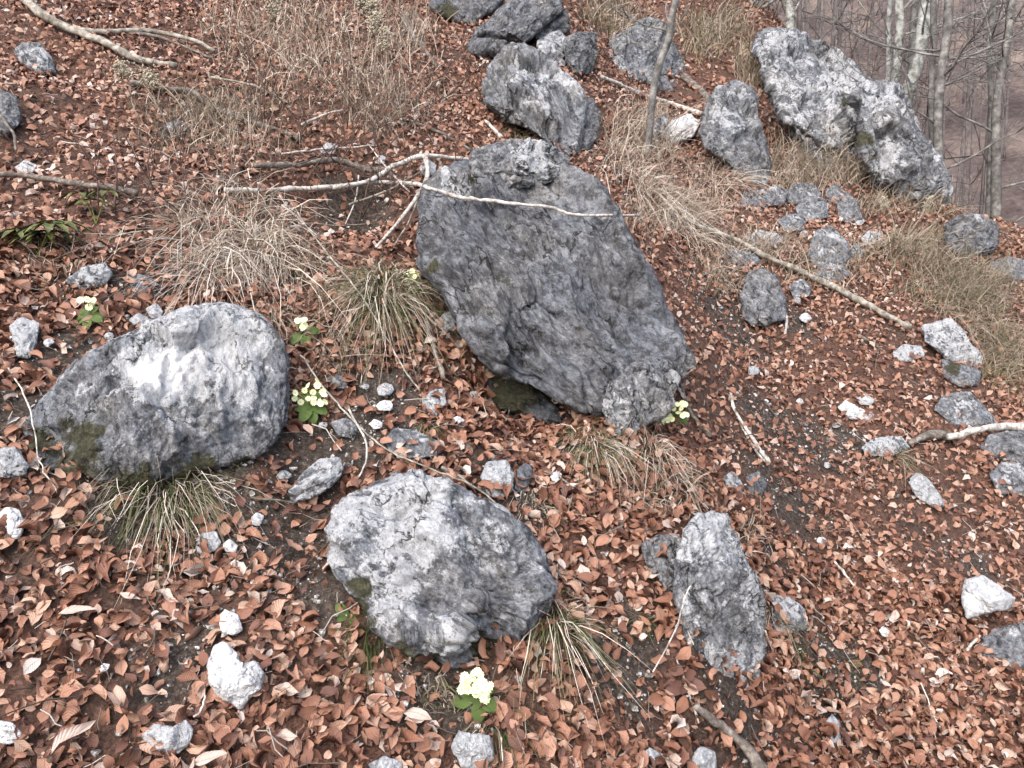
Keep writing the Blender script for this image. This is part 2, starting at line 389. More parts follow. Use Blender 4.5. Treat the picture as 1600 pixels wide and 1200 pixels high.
# ------------------------------------------------------------------ rocks
ROCK_LOW = []
def rock(name, label, cat, poly, k=.55, D=.5, fwd=0., sub=5, pale=.35, blobs=(), moss=(), ang=50, st=1.0, rough=1.0, seed=None, facets=7, parent=None, group=None, root=None, zmax=16., cracks=1.0, aniso=.62, cell=1.5, groove=.008, fine=1.0, rim=.42):
    """poly: outline in photo pixels. k: 1 lies flush in the slope, 0 stands upright. D: bulge as a share of its size."""
    poly = np.array(poly, float)
    if seed is None: seed = int(abs(poly.sum())) % 9973
    r = np.random.default_rng(seed)
    lo, hi = poly.min(0), poly.max(0)
    c = (lo + hi) / 2
    # radial outline
    dens = np.concatenate([poly[i] + (poly[(i + 1) % len(poly)] - poly[i]) * np.linspace(0, 1, 24, endpoint=False)[:, None] for i in range(len(poly))])
    for _ in range(6): dens = (dens * 2 + np.roll(dens, 1, 0) + np.roll(dens, -1, 0)) / 4
    th = np.arctan2(dens[:, 1] - c[1], dens[:, 0] - c[0]); rr = np.hypot(*(dens - c).T)
    bins = np.linspace(-math.pi, math.pi, 361); rad = np.zeros(361)
    o = np.argsort(th); rad = np.interp(bins, np.concatenate([th[o] - 2 * math.pi, th[o], th[o] + 2 * math.pi]), np.tile(rr[o], 3))
    # plane of the outline
    dz = np.minimum(depth_of(poly), zmax); A = np.column_stack([np.ones(len(poly)), poly[:, 0] - c[0], poly[:, 1] - hi[1]])
    bot = dz[np.argmax(poly[:, 1])]
    co = np.linalg.lstsq(A, 1 / dz, rcond=None)[0]
    def depth(px): return np.clip(1 / np.maximum(1 / (bot + .0) + co[1] * (px[:, 0] - c[0]) * .7 + co[2] * k * (px[:, 1] - hi[1]), .04), .8, 30) - fwd
    V, F = ico(sub)
    ct = V[:, 2]; q = np.sqrt(np.clip(1 - ct * ct, 0, 1)); t = np.arctan2(V[:, 1], V[:, 0])
    rho = np.where(q < 1, np.sin(np.arcsin(np.clip(q, 0, 1))), 1.0)
    px = c + (rho * np.interp(t, bins, rad))[:, None] * np.stack([np.cos(t), np.sin(t)], 1)
    wdt = np.sign(ct) * np.power(np.abs(ct), .72)
    size = min(*(hi - lo)) / FPX * bot; big = max(*(hi - lo)) / FPX * bot
    Dm = D * size
    # planar facets, cut along the viewing depth so that the outline stays
    nu = (px - c) / (.5 * (hi - lo)); p3 = np.stack([nu[:, 0], -nu[:, 1], wdt], 1)
    for _ in range(facets):
        nn = r.normal(size=3); nn[2] = abs(nn[2]) * .8 + .75; nn /= np.linalg.norm(nn)
        off = r.uniform(.5, .85); e = p3 @ nn - off
        p3[:, 2] -= np.where(e > 0, e / nn[2] * .92, 0)
    wdt = np.where(wdt > 0, np.maximum(p3[:, 2], wdt * .45), p3[:, 2])
    P = CAM + ray(px) * (depth(px) - wdt * Dm)[:, None]
    # strata frame
    a = math.radians(ang); su = math.cos(a) * Rv - math.sin(a) * Uv; sv = math.sin(a) * Rv + math.cos(a) * Uv; sw = Fv
    so = r.uniform(-50, 50, 3)
    loc = P - P.mean(0)
    S = np.stack([loc @ su * aniso, loc @ sv, loc @ sw * .6], 1)
    nrm = vnormals(P, F)
    if np.mean(np.einsum('ij,ij->i', nrm, loc)) < 0: F = F[:, ::-1]; nrm = -nrm
    L = max(size, .02)
    fs = min(1.0, L / .35)
    warp = loc + .035 * L * np.stack([fbm(loc / L * 4 + 9, 3, seed), fbm(loc / L * 4 + 19, 3, seed), fbm(loc / L * 4 + 29, 3, seed)], 1)
    S2 = np.stack([warp @ su * (.35 + .6 * aniso), warp @ sv, warp @ sw], 1)
    disp = .03 * L * rough * fbm(loc / L * 2.2 + so, 3, seed)
    for fq in (2.3, 5.5, 12.0):
        if sub >= 5 or fq < 12: disp += cell * rough * .19 * L / fq * cellplane(S2 / L * fq + so, seed + int(fq))
    disp -= .007 * st * fs * ridged(S * 10 / max(fs, .25) + so, 3, seed + 5)
    disp -= .0060 * st * fs * ridged(S * 34 / max(fs, .25) + so, 3, seed + 9)
    disp += fine * .0035 * fs * rough * fbm(loc * 24 / max(fs, .3) + so, 2, seed + 3) + fine * .003 * fs * rough * fbm(loc * 75 / max(fs, .3) + so, 2, seed + 2)
    ve2 = voro_edge(S2 / L * 9. + so, seed + 4); disp -= .010 * fs * cracks * (1 - sstep(.0, .05, ve2)) * sstep(.05, .35, fbm(loc / L * 3.7 + so + 61, 2, seed + 7))
    cm = sstep(-.05, .3, fbm(loc / L * 2.6 + so + 31, 2, seed + 6))
    SG = np.stack([warp @ su * .16, warp @ sv, warp @ sw * .25], 1); gr = np.abs(perlin(SG * 11 / max(fs, .3) + so, seed + 8)) * 2; gr2 = np.abs(perlin(SG * 27 / max(fs, .3) + so, seed + 18)) * 2
    disp -= groove * fs * ((1 - sstep(0, .45, gr)) + .5 * (1 - sstep(0, .5, gr2)))
    ve = voro_edge(S2 / L * 3.4 + so, seed); disp -= cracks * cm * .032 * fs * st * (1 - sstep(.0, .06, ve))
    disp -= disp.mean() - .002 * fs
    disp *= rim + (1 - rim) * sstep(.05, .6, np.abs(ct))          # the outline keeps its course
    P = P + nrm * disp[:, None]
    lowv, lowf = ico(min(sub, 4)); ROCK_LOW.append((P[:len(lowv)].copy(), lowf, label))
    # designed crust: pale and mossy zones
    wp = px + 18 * np.stack([fbm(loc / L * 6, 2, 3), fbm(loc / L * 6 + 5, 2, 4)], 1) * (hi - lo).mean() / 300
    pv = np.full(len(P), float(pale)) + .12 * fbm(loc / L * 2.5 + so, 2, 77)
    for bx, by, br, bv in blobs: pv += bv * np.exp(-((wp[:, 0] - bx) ** 2 + (wp[:, 1] - by) ** 2) / br ** 2)
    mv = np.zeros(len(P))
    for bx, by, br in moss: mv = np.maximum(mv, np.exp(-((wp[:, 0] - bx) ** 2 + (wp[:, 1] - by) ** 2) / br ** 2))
    base = CAM + ray([(c[0], hi[1])])[0] * bot
    if parent is not None: base = np.array(parent['base_point'])
    me = mesh_np(name, P - base, F, M_ROCK, attrs={'pale': pv, 'moss': mv, 'strata': S + so * 0})
    ob = link(name, me, parent, None if parent is not None else base)
    if parent is None:
        tag(ob, label, cat, group); ob['base_point'] = [float(v) for v in base]
    return ob

B1 = rock('boulder', 'largest dark grey boulder, tall and diagonally ridged, in the middle of the slope', 'boulder',
     [(660, 297), (682, 268), (719, 258), (745, 262), (800, 262), (850, 262), (893, 268), (932, 294), (952, 321), (969, 358), (992, 395), (1020, 440), (1050, 495), (1075, 535), (1091, 569), (1072, 595),
      (1040, 592), (1000, 602), (962, 622), (946, 646), (915, 650), (875, 636), (834, 606), (790, 584), (758, 557), (735, 526), (708, 490), (688, 448), (663, 410), (657, 350)],
     k=.45, D=.34, fwd=.12, sub=6, pale=.05, blobs=[(700, 285, 38, .55), (1010, 590, 40, .15), (900, 330, 90, .12), (800, 500, 80, .08)], moss=[(676, 425, 14), (735, 290, 12)], ang=52, st=.9, facets=9, seed=21, aniso=.30, cell=1.35, groove=.026)
from mathutils.bvhtree import BVHTree
_b1 = BVHTree.FromPolygons(ROCK_LOW[0][0].tolist(), ROCK_LOW[0][1].tolist()); _h = _b1.ray_cast(Vector(CAM), Vector(ray([(815, 285)])[0]))
CAP_FWD = float(depth_of([(762, 300)])[0] - np.dot(np.array(_h[0]) - CAM, Fv)) - .03
rock('cap_block', None, None, [(734, 255), (746, 233), (793, 221), (834, 219), (867, 229), (888, 250), (893, 268), (868, 284), (817, 294), (762, 300), (744, 285)],
     k=.35, D=.55, fwd=CAP_FWD + .05, sub=5, pale=.25, blobs=[(830, 240, 40, .5)], moss=[(745, 285, 14)], ang=10, parent=B1, seed=5)
rock('base_block', None, None, [(940, 640), (950, 600), (990, 570), (1040, 565), (1062, 590), (1054, 625), (1034, 652), (1002, 675), (966, 688), (948, 668)],
     k=.3, D=.26, fwd=-.04, sub=5, pale=.40, ang=70, parent=B1, seed=8, st=.5, rough=.9, cracks=.3)
rock('embedded_rock', 'brownish rock half hidden in the gap under the largest boulder', 'rock', [(748, 560), (775, 572), (820, 600), (860, 632), (905, 655), (900, 668), (840, 655), (775, 640), (742, 610)],
     k=.6, D=.5, fwd=-.05, sub=4, pale=.05, moss=[(800, 610, 60)], seed=12)
rock('boulder', 'broad boulder at left with a bright white crust across its upper face', 'boulder',
     [(30, 668), (61, 629), (81, 602), (111, 569), (152, 545), (189, 526), (229, 506), (270, 491), (314, 482), (364, 480), (405, 497), (428, 518), (441, 540), (453, 582), (454, 619), (450, 663), (430, 690),
      (402, 714), (364, 727), (321, 738), (287, 750), (202, 756), (135, 752), (84, 744), (50, 727), (25, 700)],
     k=.5, D=.36, sub=6, pale=.22, blobs=[(265, 578, 62, 1.15), (360, 550, 58, .85), (230, 590, 30, .5), (215, 560, 40, .3), (320, 500, 50, .25), (110, 600, 45, .3), (85, 685, 14, .8), (335, 680, 30, .35), (390, 600, 30, .4), (225, 690, 40, .2), (400, 660, 20, .4), (410, 540, 26, .3)],
     moss=[(130, 690, 50), (110, 735, 50), (60, 700, 34), (200, 752, 45), (300, 748, 45), (380, 728, 30)], ang=80, st=.5, facets=8, seed=33, cell=1.25)
rock('boulder', 'rounded rough boulder at bottom centre with a pale pitted crown', 'boulder',
     [(510, 830), (522, 795), (545, 772), (590, 755), (640, 741), (690, 748), (740, 768), (790, 797), (830, 827), (853, 865), (869, 918), (857, 952), (822, 982), (782, 1005), (745, 1040), (704, 1062), (662, 1045), (622, 1004), (572, 962), (526, 905), (511, 865)],
     k=.5, D=.42, sub=6, pale=.42, blobs=[(650, 800, 95, .24), (600, 900, 60, .22), (690, 970, 45, .30), (640, 770, 60, .2), (780, 860, 60, .1), (540, 830, 40, .2)], moss=[(640, 1040, 50), (560, 960, 30), (560, 920, 25), (760, 1020, 25)], ang=28, st=.7, facets=9, seed=47, cell=1.4, groove=.014)
rock('standing_rock', 'upright grey rock with a jagged pale top at bottom right', 'rock',
     [(1062, 862), (1073, 825), (1090, 805), (1112, 798), (1135, 802), (1150, 830), (1163, 868), (1185, 905), (1197, 955), (1194, 1020), (1184, 1070), (1160, 1080), (1142, 1098), (1110, 1090), (1080, 1060), (1066, 990), (1056, 920)],
     k=.35, D=.42, sub=6, pale=.48, blobs=[(1110, 835, 40, .5), (1120, 1060, 42, .5), (1175, 900, 14, .3)], ang=75, st=.7, facets=7, seed=55, cell=1.4)
rock('rock', 'low grey rock against the left side of the upright bottom right rock', 'rock', [(1000, 850), (1030, 836), (1062, 838), (1072, 870), (1068, 930), (1050, 950), (1030, 905), (1005, 875)], k=.6, D=.45, pale=.35, seed=56)
rock('rock', 'small broken rock at the right foot of the upright rock', 'rock', [(1203, 930), (1232, 932), (1258, 955), (1262, 982), (1232, 990), (1207, 985)], k=.6, sub=4, pale=.6, seed=57)
# upper rocks
rock('rock', 'streaked grey rock leaning above the largest boulder', 'rock', [(752, 130), (760, 98), (800, 66), (838, 82), (858, 100), (885, 120), (905, 150), (912, 190), (905, 235), (885, 250), (862, 236), (840, 210), (790, 186), (757, 158)], k=.35, D=.5, pale=.36, ang=65, st=1.3, aniso=.2, groove=.025, seed=61, blobs=[(860, 150, 50, .2)])
rock('rock', 'narrow dark rock at the right edge of the streaked leaning rock', 'rock', [(900, 160), (925, 152), (938, 180), (936, 212), (915, 238), (900, 225)], k=.35, sub=4, pale=.2, seed=62)
rock('rock', 'smooth slanting grey slab at the top edge of the slope', 'rock', [(728, 72), (750, 40), (785, 12), (830, -12), (875, -8), (878, 18), (850, 42), (820, 70), (775, 86), (738, 84)], k=.35, D=.5, pale=.15, ang=-30, seed=63)
rock('rock', 'dark lichen covered rock cut by the top edge of the photo', 'rock', [(670, 10), (690, -25), (760, -40), (800, -20), (775, 15), (740, 38), (705, 32)], k=.35, D=.5, pale=.12, moss=[(700, 20, 20)], seed=64)
rock('rock', 'small wedge rock touching the right of the smooth slab', 'rock', [(835, 55), (862, 18), (885, 15), (892, 45), (868, 62), (840, 66)], k=.3, sub=4, pale=.1, seed=65)
rock('rock', 'pale blocky rock behind the streaked leaning rock', 'rock', [(838, 62), (872, 48), (888, 62), (880, 92), (905, 130), (885, 128), (850, 98)], k=.35, sub=4, pale=.6, seed=66)
rock('rock', 'squarish grey rock right of the smooth slab', 'rock', [(880, 62), (905, 50), (931, 50), (934, 85), (922, 115), (900, 118), (884, 95)], k=.3, sub=5, pale=.22, seed=67)
rock('rock', 'pointed grey rock behind the slender leaning sapling', 'rock', [(942, 112), (950, 85), (962, 58), (985, 42), (1020, 29), (1040, 40), (1050, 70), (1064, 90), (1066, 130), (1058, 156), (1030, 150), (985, 132), (950, 122)], k=.3, D=.5, pale=.36, ang=60, seed=68)
rock('rock', 'tall knobbly grey rock between the sapling and the cliff', 'rock', [(1092, 205), (1102, 165), (1122, 135), (1150, 126), (1176, 138), (1182, 165), (1192, 200), (1198, 245), (1201, 285), (1182, 296), (1160, 280), (1130, 255), (1105, 235)], k=.25, D=.5, pale=.34, blobs=[(1140, 165, 35, .3)], ang=30, seed=69)
rock('stone', 'bright white stone leaning on the tall knobbly rock', 'stone', [(1030, 212), (1050, 190), (1075, 178), (1092, 192), (1085, 212), (1055, 226), (1036, 226)], k=.4, sub=4, pale=1.5, seed=70)
rock('stone', 'small grey stone left of the bright white leaning stone', 'stone', [(1008, 198), (1040, 178), (1046, 190), (1025, 215), (1010, 216)], k=.4, sub=4, pale=.5, seed=71)
rock('cliff', 'long jagged pale limestone outcrop along the ridge at upper right', 'cliff', [(1188, 80), (1205, 55), (1255, 52), (1282, 92), (1320, 108), (1350, 128), (1380, 138), (1405, 150), (1428, 205), (1448, 250), (1458, 306), (1405, 314), (1372, 300), (1340, 300), (1300, 290), (1268, 250), (1240, 200), (1208, 140)], k=.32, D=.26, sub=6, pale=.52, seed=171, rim=.95, zmax=9.6, cell=1.5, rough=.8, facets=10, groove=.03, ang=60, blobs=[(1300, 170, 50, .25), (1400, 180, 30, .3)], moss=[(1318, 160, 14), (1348, 222, 16)])
rock('cliff_rock', 'highest cliff rock with a white slanted corner at the ridge', 'rock', [(1180, 70), (1200, 52), (1245, 47), (1262, 55), (1285, 85), (1290, 100), (1310, 118), (1300, 145), (1262, 170), (1225, 150), (1200, 110)], k=.3, D=.55, pale=.40, blobs=[(1268, 72, 22, .5)], moss=[(1280, 92, 12)], seed=72, zmax=10.5, rim=.8, fwd=.22, cell=1.8)
rock('cliff_rock', 'rounded dark knob on the ridge between two cliff rocks', 'rock', [(1300, 112), (1320, 102), (1345, 108), (1352, 122), (1340, 140), (1312, 146)], k=.3, sub=4, pale=.1, seed=73, zmax=9.8)
rock('cliff_rock', 'pale broken rock face below the dark knob of the cliff', 'rock', [(1215, 150), (1260, 122), (1310, 118), (1332, 150), (1338, 190), (1320, 235), (1290, 232), (1255, 205), (1225, 185)], k=.35, D=.45, pale=.52, seed=74, zmax=9.2, rim=.8, fwd=.22, cell=1.8, moss=[(1320, 155, 16)])
rock('cliff_rock', 'large grey cliff rock at the right end of the ridge before the trees', 'rock', [(1335, 145), (1362, 132), (1400, 146), (1418, 185), (1438, 225), (1455, 258), (1464, 300), (1440, 312), (1400, 312), (1368, 285), (1350, 240), (1340, 195)], k=.2, D=.6, pale=.36, blobs=[(1380, 160, 35, .3), (1395, 240, 25, .4)], moss=[(1345, 215, 20), (1385, 305, 14)], ang=75, seed=75, zmax=8.2, rim=.8, fwd=.22, cell=1.8)
rock('cliff_rock', 'low pale cliff rock half covered by dry grass', 'rock', [(1255, 205), (1290, 185), (1335, 185), (1350, 225), (1355, 265), (1320, 275), (1280, 258)], k=.4, D=.4, pale=.5, seed=76, zmax=8.2)
for (lb, poly_) in [('ledge of broken pale rock under the outcrop', [(1225, 300), (1245, 285), (1275, 292), (1290, 315), (1262, 325), (1232, 318)]), ('square pale rubble block below the outcrop', [(1290, 300), (1308, 286), (1322, 300), (1316, 322), (1296, 324)]),
                    ('flat rubble slab left of the knobbly rock heap', [(1215, 345), (1240, 332), (1262, 342), (1256, 360), (1225, 362)]), ('jagged rubble under the knobbly rock heap', [(1270, 430), (1285, 412), (1315, 408), (1330, 428), (1310, 445), (1282, 444)]),
                    ('pale rubble stone right of the knobbly rock heap', [(1325, 390), (1340, 380), (1352, 394), (1345, 408), (1330, 406)]), ('grey rubble ledge right of the tall knobbly rock', [(1195, 300), (1215, 288), (1232, 300), (1225, 320), (1202, 322)]),
                    ('low pale outcrop left of the fallen pole', [(1118, 400), (1145, 388), (1180, 395), (1190, 410), (1160, 420), (1128, 416)]), ('upright pale splinter at the end of the outcrop', [(1418, 320), (1428, 300), (1442, 305), (1450, 325), (1436, 334)]),
                    ('rubble patch by the two humped rock', [(1232, 448), (1250, 436), (1268, 446), (1264, 464), (1240, 466)])]:
    rock('rock', lb, 'rock', poly_, k=.45, D=.5, sub=4, pale=.48, cell=1.9, st=.6, facets=10, zmax=8.)
rock('rock', 'dark rounded rock on the ridge at the right edge under the trees', 'rock', [(1474, 372), (1480, 350), (1500, 338), (1530, 335), (1555, 348), (1562, 380), (1545, 398), (1505, 400), (1482, 392)], k=.3, D=.55, pale=.16, blobs=[(1525, 342, 20, .4)], seed=77, zmax=7.5)
for lb, poly, kw in [
    ('narrow grey rock in the grass below the cliff', [(1308, 320), (1325, 300), (1342, 320), (1348, 345), (1325, 350), (1310, 342)], dict(pale=.35)),
    ('knobbly pale rock heap below the narrow grey rock', [(1262, 395), (1275, 360), (1300, 352), (1325, 380), (1328, 405), (1300, 425), (1270, 415)], dict(pale=.5)),
    ('pale ledge just above the knobbly rock heap', [(1242, 325), (1262, 305), (1290, 312), (1295, 340), (1268, 348), (1248, 342)], dict(pale=.45)),
    ('bright white flat stone at the head of the fallen pole', [(1165, 370), (1185, 360), (1215, 364), (1225, 378), (1200, 388), (1172, 382)], dict(pale=1.0)),
    ('small white block right of the knobbly rock heap', [(1345, 372), (1358, 360), (1380, 366), (1378, 380), (1352, 384)], dict(pale=.9)),
    ('grey rock under the tall knobbly rock', [(1150, 320), (1162, 300), (1190, 296), (1210, 312), (1195, 332), (1160, 332)], dict(pale=.4)),
    ('two humped grey rock standing below the pale grass', [(1160, 500), (1155, 465), (1168, 430), (1190, 416), (1212, 430), (1226, 470), (1228, 500), (1200, 508), (1175, 510)], dict(pale=.3, sub=5, k=.35)),
    ('white and grey rock at the foot of the fallen pole', [(1440, 512), (1462, 500), (1485, 498), (1505, 520), (1530, 555), (1532, 575), (1500, 572), (1462, 548), (1445, 535)], dict(pale=.75, sub=5)),
    ('mossy grey rock below the white and grey rock', [(1470, 560), (1500, 568), (1532, 580), (1530, 602), (1500, 606), (1475, 590)], dict(pale=.3, moss=[(1490, 575, 18)])),
    ('bright cracked stone left of the white and grey rock', [(1395, 550), (1412, 538), (1440, 540), (1445, 556), (1420, 566), (1398, 562)], dict(pale=.85)),
    ('low wedge rock above the pale log at the right edge', [(1458, 640), (1475, 618), (1515, 612), (1535, 632), (1565, 665), (1530, 672), (1485, 662)], dict(pale=.5, sub=5)),
    ('rounded grey rock under the pale log at the right edge', [(1530, 700), (1545, 680), (1590, 672), (1640, 680), (1640, 720), (1600, 728), (1550, 715)], dict(pale=.3, sub=5)),
    ('grey rock below the rounded rock at the right edge', [(1545, 740), (1570, 722), (1610, 725), (1630, 750), (1600, 775), (1560, 772)], dict(pale=.5)),
    ('long white stone beside a smaller white stone in the leaves', [(1308, 636), (1320, 626), (1350, 640), (1368, 648), (1355, 658), (1328, 655)], dict(pale=1.3)),
    ('smaller white stone above the long white stone', [(1338, 622), (1352, 614), (1368, 626), (1360, 634), (1344, 632)], dict(pale=1.2)),
    ('pale mottled stone behind the green and rust grass tuft', [(1345, 700), (1365, 684), (1410, 682), (1422, 700), (1390, 714), (1355, 712)], dict(pale=.7)),
    ('slanting white and green stone below the rust tuft', [(1420, 748), (1432, 738), (1452, 750), (1476, 790), (1460, 794), (1430, 776)], dict(pale=1.0)),
    ('big angular white stone alone at right in the leaves', [(1502, 935), (1508, 905), (1535, 898), (1560, 915), (1586, 935), (1575, 952), (1540, 958), (1510, 968)], dict(pale=1.25, sub=5, D=.6, facets=12, rough=.5)),
    ('half buried grey rock below the big angular white stone', [(1520, 1010), (1550, 985), (1600, 972), (1650, 985), (1650, 1040), (1590, 1045), (1545, 1035)], dict(pale=.35, sub=5, k=.8)),
    ('dark flat stone under the dead stem right of the boulder', [(1095, 702), (1115, 694), (1142, 708), (1140, 725), (1112, 722)], dict(pale=.05)),
    ('streaked stone below the dark flat stone', [(1130, 745), (1145, 735), (1162, 760), (1158, 780), (1138, 772)], dict(pale=.55)),
    ('dark grey stone right of the streaked stone', [(1165, 745), (1185, 735), (1200, 755), (1190, 775), (1170, 772)], dict(pale=.15)),
    ('biggest bright white stone among the leaves at lower left', [(322, 1040), (332, 1010), (348, 1002), (368, 1022), (375, 1038), (402, 1034), (412, 1052), (408, 1078), (392, 1088), (375, 1110), (352, 1095), (328, 1070)], dict(pale=1.45, sub=5, D=.5, facets=8)),
    ('white block just above the biggest white stone', [(343, 962), (352, 951), (372, 962), (379, 985), (365, 993), (346, 988)], dict(pale=1.5)),
    ('white mottled stone with a brown leaf on it at bottom left', [(222, 1150), (240, 1132), (270, 1136), (290, 1124), (303, 1140), (298, 1162), (268, 1182), (245, 1172)], dict(pale=1.1)),
    ('white stone cut by the left edge near the bottom', [(-15, 1140), (0, 1126), (22, 1130), (34, 1148), (20, 1162), (-10, 1164)], dict(pale=1.5)),
    ('white stone cut by the left edge above the leaf drift', [(-5, 805), (8, 792), (30, 796), (41, 818), (28, 842), (10, 828)], dict(pale=1.5)),
    ('grey block cut by the left edge beside the broad boulder', [(-20, 720), (0, 702), (25, 698), (46, 728), (40, 742), (-15, 748)], dict(pale=.7)),
    ('white ribbed stone right of the grass under the broad boulder', [(303, 850), (315, 832), (338, 830), (346, 848), (335, 862), (312, 866)], dict(pale=1.2)),
    ('two lobed white pebble right of the ribbed stone', [(348, 850), (358, 842), (372, 852), (368, 864), (352, 862)], dict(pale=1.5)),
    ('split white and purple stone at the bottom edge', [(706, 1168), (718, 1142), (738, 1146), (765, 1150), (770, 1180), (758, 1204), (720, 1200)], dict(pale=.95, sub=5)),
    ('elongated streaked stone right of the broad boulder', [(448, 772), (470, 742), (500, 718), (530, 716), (538, 735), (520, 760), (485, 780), (455, 785)], dict(pale=.6, sub=5, ang=-30)),
    ('rounded pale stone above the bottom centre boulder', [(750, 745), (762, 722), (790, 718), (803, 740), (800, 768), (780, 782), (758, 770)], dict(pale=.85, sub=5)),
    ('grey rock behind the rounded pale stone', [(765, 715), (785, 706), (808, 716), (806, 738), (785, 735)], dict(pale=.5)),
    ('smooth dark finger shaped stone right of the rounded pale stone', [(803, 765), (808, 735), (818, 722), (832, 728), (830, 750), (818, 772)], dict(pale=-.1)),
    ('pale cube stone wedged left of the largest boulder', [(683, 505), (692, 490), (705, 487), (718, 502), (710, 516), (690, 517)], dict(pale=.75)),
    ('flat grey rock under the leaves left of centre', [(600, 690), (612, 670), (650, 672), (690, 690), (695, 712), (650, 718), (612, 708)], dict(pale=.5, k=.9, D=.3)),
    ('pale lumpy rock in the soil left of the largest boulder', [(660, 628), (675, 610), (695, 606), (698, 630), (690, 652), (668, 648)], dict(pale=.75)),
    ('grey flat stone under the big primrose', [(515, 660), (540, 652), (560, 664), (555, 684), (528, 682)], dict(pale=.45)),
    ('dark striped stone right of the big primrose', [(508, 592), (525, 584), (545, 595), (540, 608), (518, 608)], dict(pale=.35)),
    ('bright white pebble in the soil right of the big primrose', [(576, 662), (585, 655), (598, 660), (597, 669), (584, 671)], dict(pale=1.5)),
    ('pale angular rock behind the broad boulder', [(100, 440), (125, 420), (165, 410), (176, 428), (165, 446), (125, 455)], dict(pale=.6)),
    ('grey humped rock left of the dry grass clump', [(198, 435), (215, 426), (235, 436), (260, 450), (255, 465), (220, 462), (205, 450)], dict(pale=.45)),
    ('white stone pressed into soil at left of the broad boulder', [(15, 508), (35, 495), (60, 505), (58, 535), (48, 560), (28, 558), (22, 535)], dict(pale=.85)),
    ('small white stone on the top shoulder of the broad boulder', [(202, 500), (215, 488), (232, 496), (228, 506), (208, 508)], dict(pale=.95)),
    ('pale stone next to leaves above the broad boulder', [(228, 482), (245, 474), (256, 486), (250, 500), (236, 498)], dict(pale=.8)),
    ('lichened rock in the dark hollow at top left', [(22, 80), (35, 66), (62, 68), (80, 90), (88, 115), (65, 118), (35, 105)], dict(pale=.55)),
    ('dark grey rock at the left edge below the top hollow', [(-20, 160), (0, 140), (25, 150), (35, 190), (10, 215), (-15, 205)], dict(pale=.25)),
    ('little grey rock above the dry grass clump', [(246, 208), (255, 192), (285, 189), (294, 200), (278, 216), (256, 216)], dict(pale=.4)),
    ('white stone behind the left end branch', [(22, 262), (40, 250), (58, 258), (52, 270), (32, 272)], dict(pale=1.2)),
    ('white stone beside the branches above the largest boulder', [(582, 248), (592, 240), (604, 246), (600, 256), (586, 256)], dict(pale=1.2)),
    ('split white stone where the branches fork', [(655, 262), (668, 246), (682, 258), (680, 272), (662, 276)], dict(pale=1.2)),
    ('small rounded pebble at the left of the upper branch', [(498, 234), (512, 222), (528, 228), (522, 240), (505, 242)], dict(pale=1.0)),
    ('white half moon stone in the leaves at lower right', [(1373, 984), (1380, 978), (1392, 988), (1390, 998), (1378, 994)], dict(pale=1.5)),
    ('white stone at the bottom of the upright rock', [(1103, 1092), (1115, 1082), (1132, 1092), (1128, 1102), (1108, 1104)], dict(pale=1.2)),
    ('white cluster rock at the bottom edge under the thick root', [(1080, 1185), (1095, 1165), (1118, 1175), (1120, 1205), (1085, 1210)], dict(pale=.9)),
    ('mottled white rock right of the thick root', [(1290, 1128), (1300, 1115), (1312, 1130), (1314, 1160), (1298, 1162)], dict(pale=.9)),
    ('flat white stone by the lower right corner of the split stone', [(1002, 1178), (1015, 1168), (1040, 1180), (1036, 1196), (1010, 1195)], dict(pale=1.2)),
    ('white chip left of the biggest white stone', [(154, 1044), (162, 1036), (172, 1038), (168, 1048), (158, 1050)], dict(pale=1.5)),
    ('white chip on soil under the ribbed stone', [(358, 880), (366, 874), (376, 878), (370, 886)], dict(pale=1.5)),
    ('upright white pebble left of the bottom centre boulder', [(392, 808), (402, 800), (413, 806), (406, 822), (395, 822)], dict(pale=1.3)),
    ('pale rock at the bottom edge left of the split stone', [(575, 1195), (600, 1180), (628, 1190), (630, 1212), (590, 1215)], dict(pale=.8)),
    ('grey rock at the right edge below the ridge', [(1545, 410), (1575, 400), (1610, 410), (1615, 435), (1580, 440), (1552, 430)], dict(pale=.35, zmax=7.5)),
    ('pale lump at the top of the slope beside the sapling foot', [(1035, 450), (1060, 440), (1090, 448), (1085, 462), (1050, 462)], dict(pale=.6)),
]:
    kw = dict(kw); kw.setdefault('sub', 4 if max(p[0] for p in poly) - min(p[0] for p in poly) > 34 else 3); kw.setdefault('k', .5); kw.setdefault('D', .42); kw.setdefault('fine', .4); kw.setdefault('cell', 1.5); kw.setdefault('st', .3); kw.setdefault('rough', .8); kw.setdefault('facets', 13); kw.setdefault('fwd', .018)
    small = max(p[0] for p in poly) - min(p[0] for p in poly) < 50
    rock('stone' if small else 'rock', lb, 'stone' if small else 'rock', poly, **kw)

